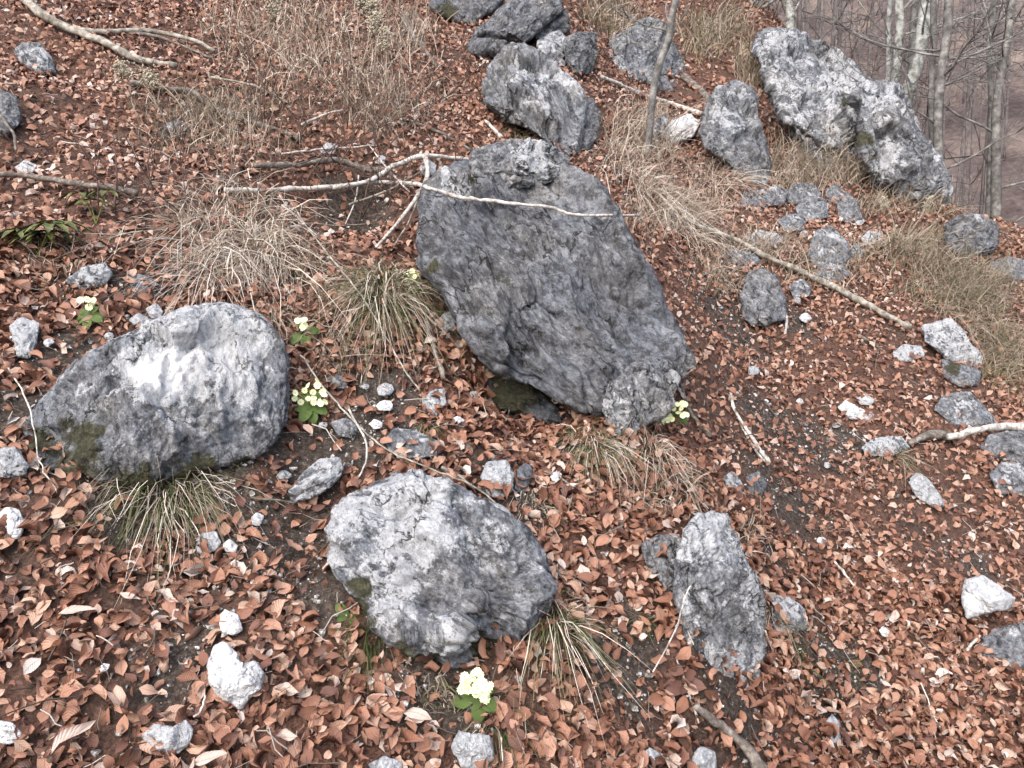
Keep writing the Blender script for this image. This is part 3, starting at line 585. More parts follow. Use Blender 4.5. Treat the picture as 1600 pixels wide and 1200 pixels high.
for (cx, cy, w, lb) in [(602, 609, 27, 'white lump in the soil above the bright pebble, nearest the olive tuft'), (601, 634, 22, 'lower of two white lumps in the soil left of centre'), (571, 604, 13, 'little white stone right of the dark striped stone'),
        (678, 644, 20, 'white stone just under the pale lumpy rock'), (715, 657, 19, 'white stone half under leaves below the embedded brownish rock'), (742, 617, 16, 'grey white stone touching the embedded brownish rock'), (543, 727, 13, 'tiny white pebble right of the elongated streaked stone'),
        (444, 742, 20, 'crumbly white stone left of the elongated streaked stone'), (431, 765, 14, 'crumbly white chip below the crumbly white stone'), (1178, 579, 20, 'white stone on bare soil right of the largest boulder'), (1259, 497, 20, 'flat white stone below the two humped rock'),
        (1249, 627, 11, 'white pebble on the bare strip right of the boulder'), (1308, 664, 13, 'white pebble under the long white stone'), (1293, 727, 11, 'small white pebble above the leaf field at right'), (1256, 366, 15, 'white stone near the head of the fallen pole'), (1285, 325, 22, 'grey stone on the pale ledge below the cliff'),
        (1340, 345, 20, 'white stone behind the narrow grey rock'), (870, 745, 22, 'white stone among leaves right of the dark finger stone'), (1285, 845, 16, 'pinkish white pebble on leaves right of the upright rock'), (1580, 415, 26, 'pale stone by the right edge under the ridge'), (505, 665, 14, 'white pebble under the big primrose'),
        (30, 545, 14, 'white chip below the white stone pressed into soil'), (75, 535, 16, 'white chip beside the stone pressed into soil'), (170, 525, 16, 'white pebble at the upper left rim of the broad boulder'), (1245, 470, 14, 'white stone right of the two humped rock'), (480, 640, 9, 'tiny pebble between primrose and broad boulder')]:
    rr_ = np.random.default_rng(cx * 7 + cy); a_ = np.linspace(0, 2 * math.pi, 8, endpoint=False); q_ = rr_.uniform(.36, .58, 8) * w
    rock('pebble' if w < 16 else 'stone', lb, 'pebble' if w < 16 else 'stone', [(cx + q_[k_] * math.cos(a_[k_]) * 1.1, cy + q_[k_] * math.sin(a_[k_]) * .85) for k_ in range(8)], k=.5, D=.45, fwd=.03, sub=3, pale=float(rr_.choice([.7, 1.0, 1.3, 1.5])), st=.4, rough=.8, facets=12)
from mathutils.bvhtree import BVHTree
_v = []; _f = []; _o = 0; _own = []
for P_, F_, lb_ in ROCK_LOW:
    _v.append(P_); _f.append(F_ + _o); _o += len(P_); _own += [lb_] * len(F_)
ROCKS = BVHTree.FromPolygons(np.concatenate(_v).tolist(), np.concatenate(_f).tolist())
def depth_front(px):
    """like depth_of, but rocks count too"""
    d = depth_of(px); R_ = ray(px)
    for i in range(len(d)):
        h = ROCKS.ray_cast(Vector(CAM), Vector(R_[i]))
        if h[0] is not None: d[i] = min(d[i], float(np.dot(np.array(h[0]) - CAM, Fv)))
    return d

# ------------------------------------------------------------------ leaves
def leaf_template(r, nl=5, nw=2):
    """a beech leaf 1 unit long: oval, pleated, folded along its midrib and curled"""
    L = np.linspace(0, 1, nl + 1); Wd = np.linspace(-1, 1, 2 * (nw // 2) + 1) if nw > 1 else np.array([-1., 1.])
    half = .30 * np.power(np.sin(math.pi * np.clip(L * .96 + .02, 0, 1) ** .85), .75) * r.uniform(.85, 1.15); half[-1] = .012; half[0] = .02
    fold = r.uniform(-.3, 1.6); curl = r.uniform(-3.4, 3.4); tw = r.uniform(-2.0, 2.0); bend = r.uniform(-.4, .4)
    V = []; UV = []
    for i, l in enumerate(L):
        a = curl * (l - .5); cx = math.sin(a) / curl if abs(curl) > .05 else l - .5; cz = (1 - math.cos(a)) / curl if abs(curl) > .05 else 0
        wob = r.uniform(-.05, .05)
        for w in Wd:
            y = w * half[i]; z = abs(w) * half[i] * fold + wob * w + r.uniform(-.02, .02) * abs(w)
            y *= math.cos(min(abs(fold), 1.2) * .5); t = tw * (l - .5)
            V.append((cx - z * math.sin(a) * .5, y * math.cos(t) - z * math.sin(t) + bend * (l - .5) ** 2, cz + y * math.sin(t) + z * math.cos(t)))
            UV.append((l, w * .5 + .5))
    m = len(Wd); F = [(i * m + j, (i + 1) * m + j, (i + 1) * m + j + 1, i * m + j + 1) for i in range(nl) for j in range(m - 1)]
    V = np.array(V); return V - V.mean(0), np.array(F), np.array(UV)
r0 = np.random.default_rng(5)
T_NEAR = [leaf_template(r0, 4, 2) for _ in range(34)]; T_MID = [leaf_template(r0, 3, 1) for _ in range(24)]
T_FAR = [leaf_template(r0, 3, 1) for _ in range(10)]
def frames(nrm, tilt, r):
    n = len(nrm)
    k = nrm + r.normal(size=(n, 3)) * tilt[:, None]; k /= np.linalg.norm(k, axis=1)[:, None]
    a = r.normal(size=(n, 3)); x = np.cross(a, k); x /= np.linalg.norm(x, axis=1)[:, None]; y = np.cross(k, x)
    return np.stack([x, y, k], 2)                # columns
def scatter(y0, y1, dens, r, margin):
    xm = .66 * y1 + margin; n = int(dens * (y1 - y0) * 2 * xm)
    y = r.uniform(y0, y1, n); x = r.uniform(-xm, xm, n); k = (np.abs(x) < .66 * y + margin); x, y = x[k], y[k]
    k = r.random(len(x)) < litter_density(x, y) / 1.2; x, y = x[k], y[k]
    inside = ~((x > 3.9) & (y > 7.6))
    return x[inside], y[inside]
def build_leaves(x, y, templates, r, size=(.026, .066), lift=.038, tilt=.85):
    n = len(x); P = on_ground(x, y); nr = slope_normal(x, y)
    P += nr * (r.random(n) ** 1.5 * lift + .004)[:, None]
    R = frames(nr, r.random(n) * tilt + .1, r); s = r.uniform(*size, n); s[r.random(n) < .3] *= .55
    tone = np.clip(r.beta(1.7, 1.7, n) + .16 * perlin(xyz(x * 2.2, y * 2.2), 71), 0, 1)
    ti = r.integers(0, len(templates), n); Vs = []; Fs = []; Us = []; Ts = []; off = 0
    for k, (V, F, UV) in enumerate(templates):
        m = ti == k; c = m.sum()
        if not c: continue
        W_ = np.einsum('nij,vj->nvi', R[m], V) * s[m][:, None, None] + P[m][:, None, :]
        Vs.append(W_.reshape(-1, 3)); Fs.append((F[None] + (np.arange(c) * len(V))[:, None, None] + off).reshape(-1, F.shape[1])); off += c * len(V)
        Us.append(np.tile(UV, (c, 1))); Ts.append(np.repeat(tone[m], len(V)))
    return np.concatenate(Vs), np.concatenate(Fs), np.concatenate(Us), np.concatenate(Ts)
r1 = np.random.default_rng(17)
x, y = scatter(1.45, 3.3, 4500, r1, .3)
V, F, U, T = build_leaves(x, y, T_NEAR, r1)
tag(link('leaf_litter', mesh_np('leaf_litter', V, F, M_LEAF, attrs={'tone': T}, uv=U)), 'thick brown drift of fallen beech leaves over the near slope', 'leaf litter', kind='stuff')
x, y = scatter(3.3, 7.5, 2400, r1, .35)
V, F, U, T = build_leaves(x, y, T_MID, r1, size=(.028, .058), tilt=.65)
tag(link('leaf_litter', mesh_np('leaf_litter', V, F, M_LEAF, attrs={'tone': T}, uv=U)), 'fallen beech leaves covering the middle of the slope around the largest boulder', 'leaf litter', kind='stuff')
x, y = scatter(7.5, 15, 560, r1, .6)
V, F, U, T = build_leaves(x, y, T_FAR, r1, size=(.045, .08))
tag(link('far_leaf_litter', mesh_np('far_leaf_litter', V, F, M_LEAF, attrs={'tone': T}, uv=U)), 'brown fallen leaves scattered over the upper slope', 'leaf litter', kind='stuff')
# the 300 leaves that show largest are things of their own
TONES = [(.12, 'dark brown'), (.38, 'chestnut brown'), (.58, 'russet'), (.78, 'light tan'), (.97, 'greyish white')]
LM = {}
def leaf_mesh(i, t):
    if (i, t) not in LM:
        V, F, UV = T_NEAR[i]; LM[(i, t)] = mesh_np('beech_leaf', V, F, M_LEAF, attrs={'tone': np.full(len(V), TONES[t][0])}, uv=UV)
    return LM[(i, t)]
from mathutils import Matrix
x, y = scatter(1.55, 2.75, 900, r1, -.05)
pick = r1.permutation(len(x))[:290]; x, y = x[pick], y[pick]
P = on_ground(x, y); nr = slope_normal(x, y); R = frames(nr, r1.random(len(x)) * .6 + .1, r1)
MARKS = [(np.array(p_.mean(0)), lb_) for p_, f_, lb_ in ROCK_LOW if lb_]
for i in range(len(x)):
    s = r1.uniform(.05, .075); p = P[i] + nr[i] * r1.uniform(.025, .04); t = int(r1.choice(5, p=[.14, .30, .32, .18, .06]))
    hit = ROCKS.ray_cast(Vector((p[0], p[1], p[2] + 1.2)), Vector((0, 0, -1)))
    on = None
    if hit[0] is not None and hit[0].z > p[2]:
        on = _own[hit[2]]
        if on is None or 'boulder' in on.split(',')[0] and 'largest' in on or hit[1].z < .55: on = None
        elif len(on.split()) > 9: on = None
        else: p = np.array(hit[0]) + np.array(hit[1]) * .012
    o = link('beech_leaf', leaf_mesh(int(r1.integers(len(T_NEAR))), t))
    m4 = np.eye(4); m4[:3, :3] = R[i] * s; m4[:3, 3] = p; o.matrix_world = Matrix(m4.tolist())
    j = min([q for q in MARKS if len(q[1].split()) <= 9], key=lambda q: np.linalg.norm(q[0] - p)); dv = p - j[0]
    side = 'on' if on else ('right of' if dv[0] > 0 else 'left of') if abs(dv[0]) > abs(dv[1]) else ('behind' if dv[1] > 0 else 'in front of')
    words = (on or j[1]).split()
    cut = next((q for q, w_ in enumerate(words) if q > 1 and w_ in ('at', 'in', 'with', 'cut', 'just', 'under', 'below', 'above', 'beside', 'right', 'left', 'behind', 'against', 'alone', 'among', 'by', 'next', 'on', 'pressed', 'wedged', 'standing', 'leaning')), len(words))
    head = len(TONES[t][1].split()) + 3 + len(side.split())
    tail = words if len(words) + head <= 16 else words[:max(cut, 3)]
    tail = tail[:16 - head]
    while tail[-1] in ('at', 'in', 'with', 'cut', 'just', 'under', 'below', 'above', 'the', 'a', 'by', 'of', 'and', 'on', 'right', 'left', 'next', 'to', 'its', 'behind', 'alone', 'pressed', 'wedged', 'bottom', 'standing', 'small') or len(tail) > 16 - head: tail = tail[:-1]
    tag(o, f"{TONES[t][1]} beech leaf {side} the {' '.join(tail)}".replace(',', ''), 'leaf', 'loose beech leaves in the foreground')

for (pa, pb, lb) in [((78, 1176), (148, 1122), 'longest pale rolled leaf at the bottom left corner'), ((90, 958), (150, 950), 'pale rolled leaf on the drift at lower left'), ((187, 927), (220, 936), 'pale leaf edge right of the rolled leaf on the drift'),
                     ((243, 922), (280, 940), 'narrow white rolled leaf pointing at the white block'), ((300, 1192), (356, 1176), 'thin white rolled leaf at the bottom edge left'), ((430, 1075), (468, 1082), 'cupped white leaf right of the biggest white stone'), ((622, 1110), (676, 1122), 'pair of pale ragged leaves at the bottom left of the primrose'), ((430, 1150), (466, 1150), 'fan shaped pale leaf near the bottom edge')]:
    A_, B_ = at([pa, pb], .05); ln = np.linalg.norm(B_ - A_); nr1 = slope_normal(A_[:1], A_[1:2])[0]
    V, F, UV = leaf_template(np.random.default_rng(int(pa[0])), 5, 2); V = V * np.array([1, .55, .6])
    xx_ = (B_ - A_) / ln; zz_ = nr1 - xx_ * (nr1 @ xx_); zz_ /= np.linalg.norm(zz_); yy_ = np.cross(zz_, xx_)
    o = link('beech_leaf', mesh_np('beech_leaf', V * ln / (V[:, 0].max() - V[:, 0].min()), F, M_LEAF, attrs={'tone': np.full(len(V), .93)}, uv=UV))
    m4 = np.eye(4); m4[:3, :3] = np.stack([xx_, yy_, zz_], 1); m4[:3, 3] = (A_ + B_) / 2; o.matrix_world = Matrix(m4.tolist())
    tag(o, lb, 'leaf', 'loose beech leaves in the foreground')
# ------------------------------------------------------------------ gravel
def gravel():
    r = np.random.default_rng(23); V0, F0 = ico(0); pts = []; sz = []
    for (bx, by, rr) in BP:
        n = int(190 * (rr / .15) ** 2); a = r.random(n) * 2 * math.pi; d = np.sqrt(r.random(n)) * rr * 1.3
        pts.append(np.stack([bx + d * np.cos(a), by + d * np.sin(a)], 1)); sz.append(.0020 + .010 * r.random(n) ** 6)
    n = 2500; y = r.uniform(1.6, 7, n); pts.append(np.stack([r.uniform(-.66, .66, n) * y, y], 1)); sz.append(.003 + .013 * r.random(n) ** 5)
    pts = np.concatenate(pts); sz = np.concatenate(sz); P = on_ground(pts[:, 0], pts[:, 1], .004)
    sh = 1 + .28 * r.normal(size=(len(pts), len(V0)))[..., None]; ax = r.uniform(.5, 1.2, (len(pts), 1, 3))
    W_ = V0[None] * sh * ax * sz[:, None, None] + P[:, None, :]
    F_ = (F0[None] + (np.arange(len(pts)) * len(V0))[:, None, None]).reshape(-1, 3)
    return mesh_np('gravel', W_.reshape(-1, 3), F_, M_CRUMB, smooth_=False)
tag(link('gravel', gravel()), 'pale limestone grit scattered over the bare soil', 'gravel', kind='stuff')

# ------------------------------------------------------------------ sticks, branches
def catmull(P, n):
    P = np.asarray(P, float)
    if len(P) == 2: return P[0] + (P[1] - P[0]) * np.linspace(0, 1, n)[:, None]
    Q_ = np.vstack([2 * P[0] - P[1], P, 2 * P[-1] - P[-2]]); t = np.linspace(0, len(P) - 1 - 1e-6, n); i = t.astype(int); f = (t - i)[:, None]
    a, b_, c, d = Q_[i], Q_[i + 1], Q_[i + 2], Q_[i + 3]
    return .5 * (2 * b_ + (c - a) * f + (2 * a - 5 * b_ + 4 * c - d) * f ** 2 + (3 * b_ - a - 3 * c + d) * f ** 3)
def tube(P, rad, sides=7, rough=.12, seed=0):
    P = np.asarray(P, float); n = len(P); T = np.gradient(P, axis=0); T /= np.linalg.norm(T, axis=1)[:, None] + 1e-9
    ref = np.array([.13, .31, .94]); x = np.cross(T, ref); x /= np.linalg.norm(x, axis=1)[:, None] + 1e-9; y = np.cross(T, x)
    a = np.linspace(0, 2 * math.pi, sides, endpoint=False)
    r = np.random.default_rng(seed); rr = np.asarray(rad)[:, None] * (1 + rough * r.normal(size=(n, sides)) * .6 + rough * r.normal(size=(n, 1)))
    V = P[:, None, :] + rr[..., None] * (np.cos(a)[None, :, None] * x[:, None, :] + np.sin(a)[None, :, None] * y[:, None, :])
    V = np.concatenate([V.reshape(-1, 3), P[:1], P[-1:]])
    i = np.arange(n - 1)[:, None] * sides; j = np.arange(sides)[None]; k = (j + 1) % sides
    Q_ = np.stack([i + j, i + k, i + sides + k, i + sides + j], -1).reshape(-1, 4)
    jj = np.arange(sides); kk = (jj + 1) % sides
    caps = np.concatenate([np.stack([np.full(sides, n * sides), kk, jj], 1), np.stack([np.full(sides, n * sides + 1), (n - 1) * sides + jj, (n - 1) * sides + kk], 1)])
    return V, Q_, caps
def merge(parts):
    off = 0; Vs = []; Qs = []; Cs = []
    for V, Q_, C in parts:
        Vs.append(V); Qs.append(Q_ + off); Cs.append(C + off); off += len(V)
    return np.concatenate(Vs), [np.concatenate(Qs), np.concatenate(Cs)]
def stick(name, label, cat, px, w0, w1, m, lift=.0, lifts=None, twigs=(), group=None, over=False):
    """px: course in photo pixels; w0, w1: thickness in photo pixels at both ends; lifts: extra height of each point over the ground"""
    px = np.array(px, float)
    if over: px = catmull(np.column_stack([px, np.zeros(len(px))]), len(px) * 3)[:, :2]; lifts = None
    d = depth_front(px) if over else depth_of(px)
    if over: d = np.minimum(d, np.convolve(np.pad(d, 3, 'edge'), np.ones(7) / 7, 'valid') )
    L = np.array(lifts) if lifts is not None else np.full(len(px), lift)
    w0 *= .85; w1 *= .85; n = max(8, int(np.linalg.norm(np.diff(px, axis=0), axis=1).sum() / 9)); dd = d - L - .5 * (w0 + w1) / 2 / FPX * d - .012
    P = CAM + ray(px) * dd[:, None]
    C = catmull(P, n); rw = np.linspace(w0, w1, n) * .5 / FPX * np.interp(np.linspace(0, 1, n), np.linspace(0, 1, len(dd)), dd)
    sd_ = int(px.sum()) % 9999; C = C + np.random.default_rng(sd_).normal(size=C.shape) * .0015
    kf = np.linspace(0, n / 7., n); C = C + np.stack([perlin(np.stack([kf, np.full(n, 3.1 + q_), np.full(n, sd_ * .37)], 1), 5) for q_ in range(3)], 1) * .5 * max(rw.mean() * 2.2, .006)
    base = C[0].copy()
    rw = rw * (1 + .22 * perlin(np.stack([kf * 1.7, np.full(n, 9.1), np.full(n, sd_ * .21)], 1), 6))
    V, Q_, K = tube(C - base, rw, 8, .09, sd_)
    o = link(name, mesh_np(name, V, [Q_, K], m), None, base); tag(o, label, cat, group)
    for tp, ta, tb in twigs:
        tp = np.array(tp, float); td = depth_of(tp); f = np.interp(np.arange(len(tp)), [0], [0])
        near = dd[np.argmin(np.linalg.norm(px - tp[0], axis=1))]
        td = np.minimum(td - .02, near + (td - .02 - td[0])); td[0] = near
        Pt = CAM + ray(tp) * td[:, None]; nn = max(6, int(np.linalg.norm(np.diff(tp, axis=0), axis=1).sum() / 12)); Ct = catmull(Pt, nn)
        V, Q_, K = tube(Ct - base, np.linspace(ta, tb, nn) * .5 / FPX * near, 6, .07, sd_ + 1)
        link('side_twig', mesh_np('side_twig', V, [Q_, K], m), o)
    return o
stick('fallen_branch', 'long bleached branch sloping down from the top left corner', 'branch', [(25, -12), (60, 20), (110, 45), (160, 68), (215, 88), (275, 103)], 17, 11, M_MIDWOOD, .05, twigs=[([(120, 48), (170, 50), (230, 48), (300, 62), (335, 80)], 9, 6)])
stick('fallen_branch', 'grey branch running from the left edge towards the dry grass clump', 'branch', [(-15, 272), (50, 276), (110, 284), (160, 292), (215, 300)], 9, 13, M_GREYWOOD, .06)
stick('fallen_branch', 'mossy branch lying across the upper left leaves', 'branch', [(205, 128), (255, 138), (300, 145), (345, 172), (400, 192), (470, 218)], 12, 10, M_GREYWOOD, .04)
stick('fallen_branch', 'long white branch reaching over the top of the largest boulder', 'branch', [(350, 297), (430, 296), (520, 292), (600, 285), (650, 288), (672, 296), (720, 308), (770, 316), (850, 322), (885, 333), (930, 337), (998, 336)], 9, 5, M_PALEWOOD, .04, over=True)
stick('fallen_branch', 'pale forked branch above the long white branch', 'branch', [(520, 292), (575, 282), (620, 258), (660, 243), (700, 246), (735, 250)], 9, 7, M_PALEWOOD, .12, twigs=[([(664, 244), (668, 275), (650, 310), (620, 350), (588, 386)], 8, 4)])
stick('fallen_branch', 'broad peeling log end left of the forked branch', 'branch', [(400, 262), (460, 262), (520, 252), (570, 262), (610, 268)], 10, 12, M_GREYWOOD, .08)
stick('fallen_pole', 'straight pale pole lying down the slope at right', 'pole', [(1065, 338), (1130, 368), (1212, 408), (1270, 432), (1330, 462), (1375, 488), (1420, 512)], 9, 13, M_MIDWOOD, lifts=[.16, .15, .10, .06, .05, .04, .03])
stick('fallen_branch', 'thin branch leading down from behind the sapling', 'branch', [(938, 120), (975, 136), (1010, 150), (1060, 166), (1095, 178)], 8, 9, M_PALEWOOD, .06)
stick('fallen_branch', 'dark weathered log between the pointed rock and the knobbly rock', 'branch', [(1068, 122), (1090, 140), (1112, 162)], 12, 15, M_GREYWOOD, .06)
stick('fallen_branch', 'grey stub of wood among leaves left of the streaked rock', 'branch', [(630, 28), (645, 55), (665, 80), (682, 108)], 12, 8, M_GREYWOOD, .04)
stick('fallen_branch', 'stick ending above the cap of the largest boulder', 'branch', [(612, 182), (660, 196), (700, 214), (742, 236)], 6, 6, M_GREYWOOD, .03)
stick('fallen_branch', 'short broken stick below the streaked rock', 'branch', [(760, 190), (772, 204), (785, 216)], 6, 8, M_PALEWOOD, .03)
stick('log', 'smooth pale log at the right edge', 'log', [(1480, 684), (1510, 674), (1560, 670), (1625, 668)], 12, 16, M_PALEWOOD, .10)
stick('log', 'short dark log under the pale log', 'log', [(1420, 690), (1455, 682), (1500, 684)], 14, 18, M_GREYWOOD, .02)
stick('root', 'thick brown root at the bottom edge below the upright rock', 'root', [(1085, 1100), (1120, 1125), (1145, 1150), (1170, 1175), (1195, 1212)], 14, 24, M_GREYWOOD, .07)
stick('stick', 'forked pale stick right of the largest boulder base', 'stick', [(1142, 615), (1150, 645), (1170, 675), (1190, 705), (1204, 722)], 5, 8, M_PALEWOOD, .03, twigs=[([(1156, 660), (1178, 700), (1196, 722)], 4, 3)])
stick('stick', 'straight grey stick along the right foot of the largest boulder', 'stick', [(1062, 600), (1075, 640), (1092, 665), (1110, 682)], 6, 9, M_GREYWOOD, .03)
stick('stick', 'short grey stick on the bare soil right of the boulder', 'stick', [(1118, 522), (1138, 532), (1156, 542)], 6, 4, M_GREYWOOD, .02)
stick('stick', 'curved bleached root hanging below the two humped rock', 'stick', [(1222, 480), (1230, 500), (1228, 525)], 7, 5, M_PALEWOOD, .04)
stick('stick', 'twisted dark stick at the foot of the fallen pole', 'stick', [(1340, 525), (1358, 535), (1380, 548)], 8, 5, M_GREYWOOD, .02)
stick('stick', 'pointed dark stick left of the largest boulder base', 'stick', [(663, 483), (672, 520), (682, 560), (692, 592)], 9, 10, M_GREYWOOD, .03)
stick('stick', 'long thin straw stem crossing the olive grass tuft', 'stick', [(455, 318), (510, 395), (560, 455), (600, 520), (630, 575), (655, 610)], 2.6, 3.2, M_MIDWOOD, .16)
stick('stick', 'long fine stem running past the big primrose to the bottom boulder', 'stick', [(470, 555), (510, 610), (560, 665), (610, 705), (680, 735), (740, 760), (800, 805)], 3.6, 2.8, M_MIDWOOD, .06)
stick('stick', 'thin twin stem beside the fine stem below the primrose', 'stick', [(545, 640), (570, 690), (572, 720), (560, 745)], 4, 3, M_PALEWOOD, .06)
stick('stick', 'fine pale rootlet hanging at the left end of the broad boulder', 'stick', [(0, 560), (30, 600), (50, 650), (62, 720), (90, 770)], 3.5, 2, M_PALEWOOD, .03, over=True)
stick('stick', 'thin grey stick on soil left of the bottom boulder', 'stick', [(392, 778), (430, 782), (470, 785)], 4, 3, M_GREYWOOD, .02)
stick('stick', 'pale twig lying right of the bottom centre boulder', 'stick', [(865, 880), (895, 930), (915, 975), (930, 1030)], 4, 6, M_GREYWOOD, .03)
stick('stick', 'forked thin stalk in front of the upright rock', 'stick', [(1078, 915), (1062, 965), (1052, 1010), (1068, 1060), (1092, 1130)], 3, 4, M_PALEWOOD, .03, over=True, twigs=[([(1060, 975), (1040, 1015), (1020, 1050)], 3, 2)])
stick('stick', 'fine stalk along the right foot of the upright rock', 'stick', [(1195, 985), (1208, 1020), (1222, 1050), (1230, 1065)], 3, 3, M_PALEWOOD, .03, over=True)
stick('stick', 'short pale stick at right among the leaves', 'stick', [(1303, 876), (1318, 895), (1335, 915)], 5, 4, M_PALEWOOD, .02)
stick('stick', 'short grey stick near the lower right corner', 'stick', [(1388, 1112), (1400, 1106), (1415, 1100)], 7, 7, M_GREYWOOD, .02)
stick('stick', 'pale stick pointing at the half buried grey rock', 'stick', [(1510, 1015), (1530, 995)], 6, 4, M_PALEWOOD, .02)
stick('stick', 'pale bent twig in the leaves at bottom left', 'stick', [(305, 1118), (318, 1105), (322, 1085)], 5, 3, M_PALEWOOD, .02)
stick('stick', 'short fallen twig above the bottom centre boulder', 'stick', [(690, 730), (715, 742), (735, 760), (760, 768)], 7, 5, M_GREYWOOD, .03)
stick('stick', 'thin red stem in the leaves right of the standing stones', 'stick', [(1060, 705), (1130, 690), (1200, 672), (1262, 655)], 2.5, 2, M_TWIG, .08)
stick('stick', 'small branching twig right of the dark finger stone', 'stick', [(850, 735), (880, 750), (895, 765), (888, 800)], 4, 3, M_GREYWOOD, .03, twigs=[([(893, 762), (905, 755)], 3, 2)])
stick('stick', 'thin stick on the leaves left of the green hellebore', 'stick', [(0, 180), (20, 210), (25, 235)], 6, 4, M_GREYWOOD, .1)
for lb, pxs, w_, mt in [('thin pale twig leaning on the forked branch', [(640, 300), (610, 270), (575, 225)], 3.5, M_PALEWOOD), ('grey twig crossing under the forked branch', [(545, 320), (600, 300), (668, 262)], 4, M_MIDWOOD), ('thin pale twig hanging into the dark hollow', [(560, 275), (556, 310), (540, 350)], 3.5, M_PALEWOOD),
                        ('short pale twig left of the dark hollow', [(440, 320), (470, 345), (500, 372)], 4, M_PALEWOOD), ('grey twig beside the left face of the largest boulder', [(655, 300), (640, 345), (612, 392)], 4, M_MIDWOOD), ('pale twig lying above the long white branch', [(440, 240), (520, 232), (590, 226)], 4, M_PALEWOOD),
                        ('curved grey twig above the mossy branch', [(330, 120), (390, 132), (450, 160)], 5, M_MIDWOOD), ('pale stick among straw stems at upper centre', [(470, 195), (510, 178), (535, 172)], 5, M_PALEWOOD), ('grey stick parallel to the top left branch', [(190, 50), (260, 62), (330, 92)], 7, M_GREYWOOD), ('pale splinter right of the seed heads', [(600, 45), (618, 52), (632, 48)], 6, M_PALEWOOD)]:
    stick('twig', lb, 'twig', pxs, w_, w_ * .6, mt, .07)
# thin upright dark stems of last year's shrubs
rs = np.random.default_rng(91)
for i, (a, m_, b_) in enumerate([((375, 250), (400, 190), (412, 108)), ((330, 300), (470, 255), (700, 150)), ((540, 300), (620, 215), (692, 150)), ((500, 240), (420, 270), (370, 285)), ((560, 350), (580, 270), (588, 200)),
                                 ((178, 330), (182, 260), (175, 200)), ((240, 300), (232, 260), (240, 225)), ((455, 330), (500, 250), (560, 200)), ((680, 170), (720, 130), (760, 95)), ((300, 130), (360, 100), (420, 40)), ((640, 160), (690, 120), (720, 60))]):
    lab = ['dark thin stem rising beside the mossy branch', 'long dark arching stem across the upper left grass', 'dark stem bending towards the streaked rock', 'low dark stem under the white branch', 'upright dark stem in front of the forked branch',
           'stout upright stem at the left end of the dry grass', 'short upright stem left of the dry grass', 'dark stem slanting out of the dry grass', 'twiggy stem in front of the streaked rock', 'dark stem among pale seed heads at upper left', 'thin stem left of the smooth slab'][i]
    stick('shrub_stem', lab, 'stem', [a, m_, b_], 4.5 if i in (5, 6) else 3, 1.5, M_TWIG, lifts=[0, .18, .40], group='dead shrub stems')

def twig_litter():
    r = np.random.default_rng(61); n = 2600; y = 1.6 + 6.4 * r.random(n) ** 1.2; x = r.uniform(-.7, .7, n) * y; k = ~((x > 3.8) & (y > 7.3)); x, y = x[k], y[k]; n = len(x)
    P = on_ground(x, y); nr = slope_normal(x, y); P += nr * r.uniform(.01, .05, n)[:, None]; L = .03 + .14 * r.random(n) ** 2.5; a = r.normal(size=(n, 3)); d = np.cross(a, nr); d /= np.linalg.norm(d, axis=1)[:, None]; d += nr * r.normal(size=n)[:, None] * .15
    t = np.linspace(-.5, .5, 4)[None, :, None]; C = P[:, None] + d[:, None] * L[:, None, None] * t + r.normal(size=(n, 4, 3)) * (L * .04)[:, None, None]
    e1 = nr; e2 = np.cross(d, nr); w = (.0008 + .0022 * r.random(n) ** 3)[:, None, None]; ring = []
    for q in range(3): ring.append(C + w * (math.cos(q * 2.094) * e1 + math.sin(q * 2.094) * e2)[:, None])
    V = np.stack(ring, 2).reshape(-1, 3); F = []
    b0 = (np.arange(n) * 12)[:, None]; quad = np.array([(i * 3 + j, i * 3 + (j + 1) % 3, i * 3 + 3 + (j + 1) % 3, i * 3 + 3 + j) for i in range(3) for j in range(3)])
    return mesh_np('twig_litter', V, (b0[:, None] + quad[None]).reshape(-1, 4), M_TWIGS, attrs={'tone': np.repeat(r.random(n), 12)})
M_TWIGS = simple_mat('mixed_twigs', [(0, (.035, .026, .022)), (.5, (.14, .11, .09)), (.8, (.34, .30, .26)), (1, (.58, .55, .51))], use_tone=True)
tag(link('twig_litter', twig_litter()), 'thin broken twigs and stalks strewn through the leaf litter', 'twigs', kind='stuff')

# ------------------------------------------------------------------ grass
def blades(base, dirn, L, wd, droop, r, seg=5):
    """base (n,3), dirn (n,3) start direction, L length, wd width, droop (n,3) added with t^2"""
    n = len(base); t = np.linspace(0, 1, seg)[None, :, None]
    P = base[:, None] + dirn[:, None] * L[:, None, None] * t + droop[:, None] * L[:, None, None] * t ** 2
    wob = r.normal(size=(n, 1, 3)) * .085 * L[:, None, None] * np.sin(t * 5 + r.random((n, 1, 1)) * 6) * t; P = P + wob
    side = np.cross(dirn, r.normal(size=(n, 3))); side /= np.linalg.norm(side, axis=1)[:, None]
    w = (wd[:, None, None] * (1 - t ** 1.6 * .9)) * side[:, None]
    V = np.stack([P - w, P + w], 2).reshape(-1, 3)
    i = (np.arange(n) * seg * 2)[:, None] + (np.arange(seg - 1) * 2)[None]; i = i.ravel()
    return V, np.stack([i, i + 1, i + 3, i + 2], 1)
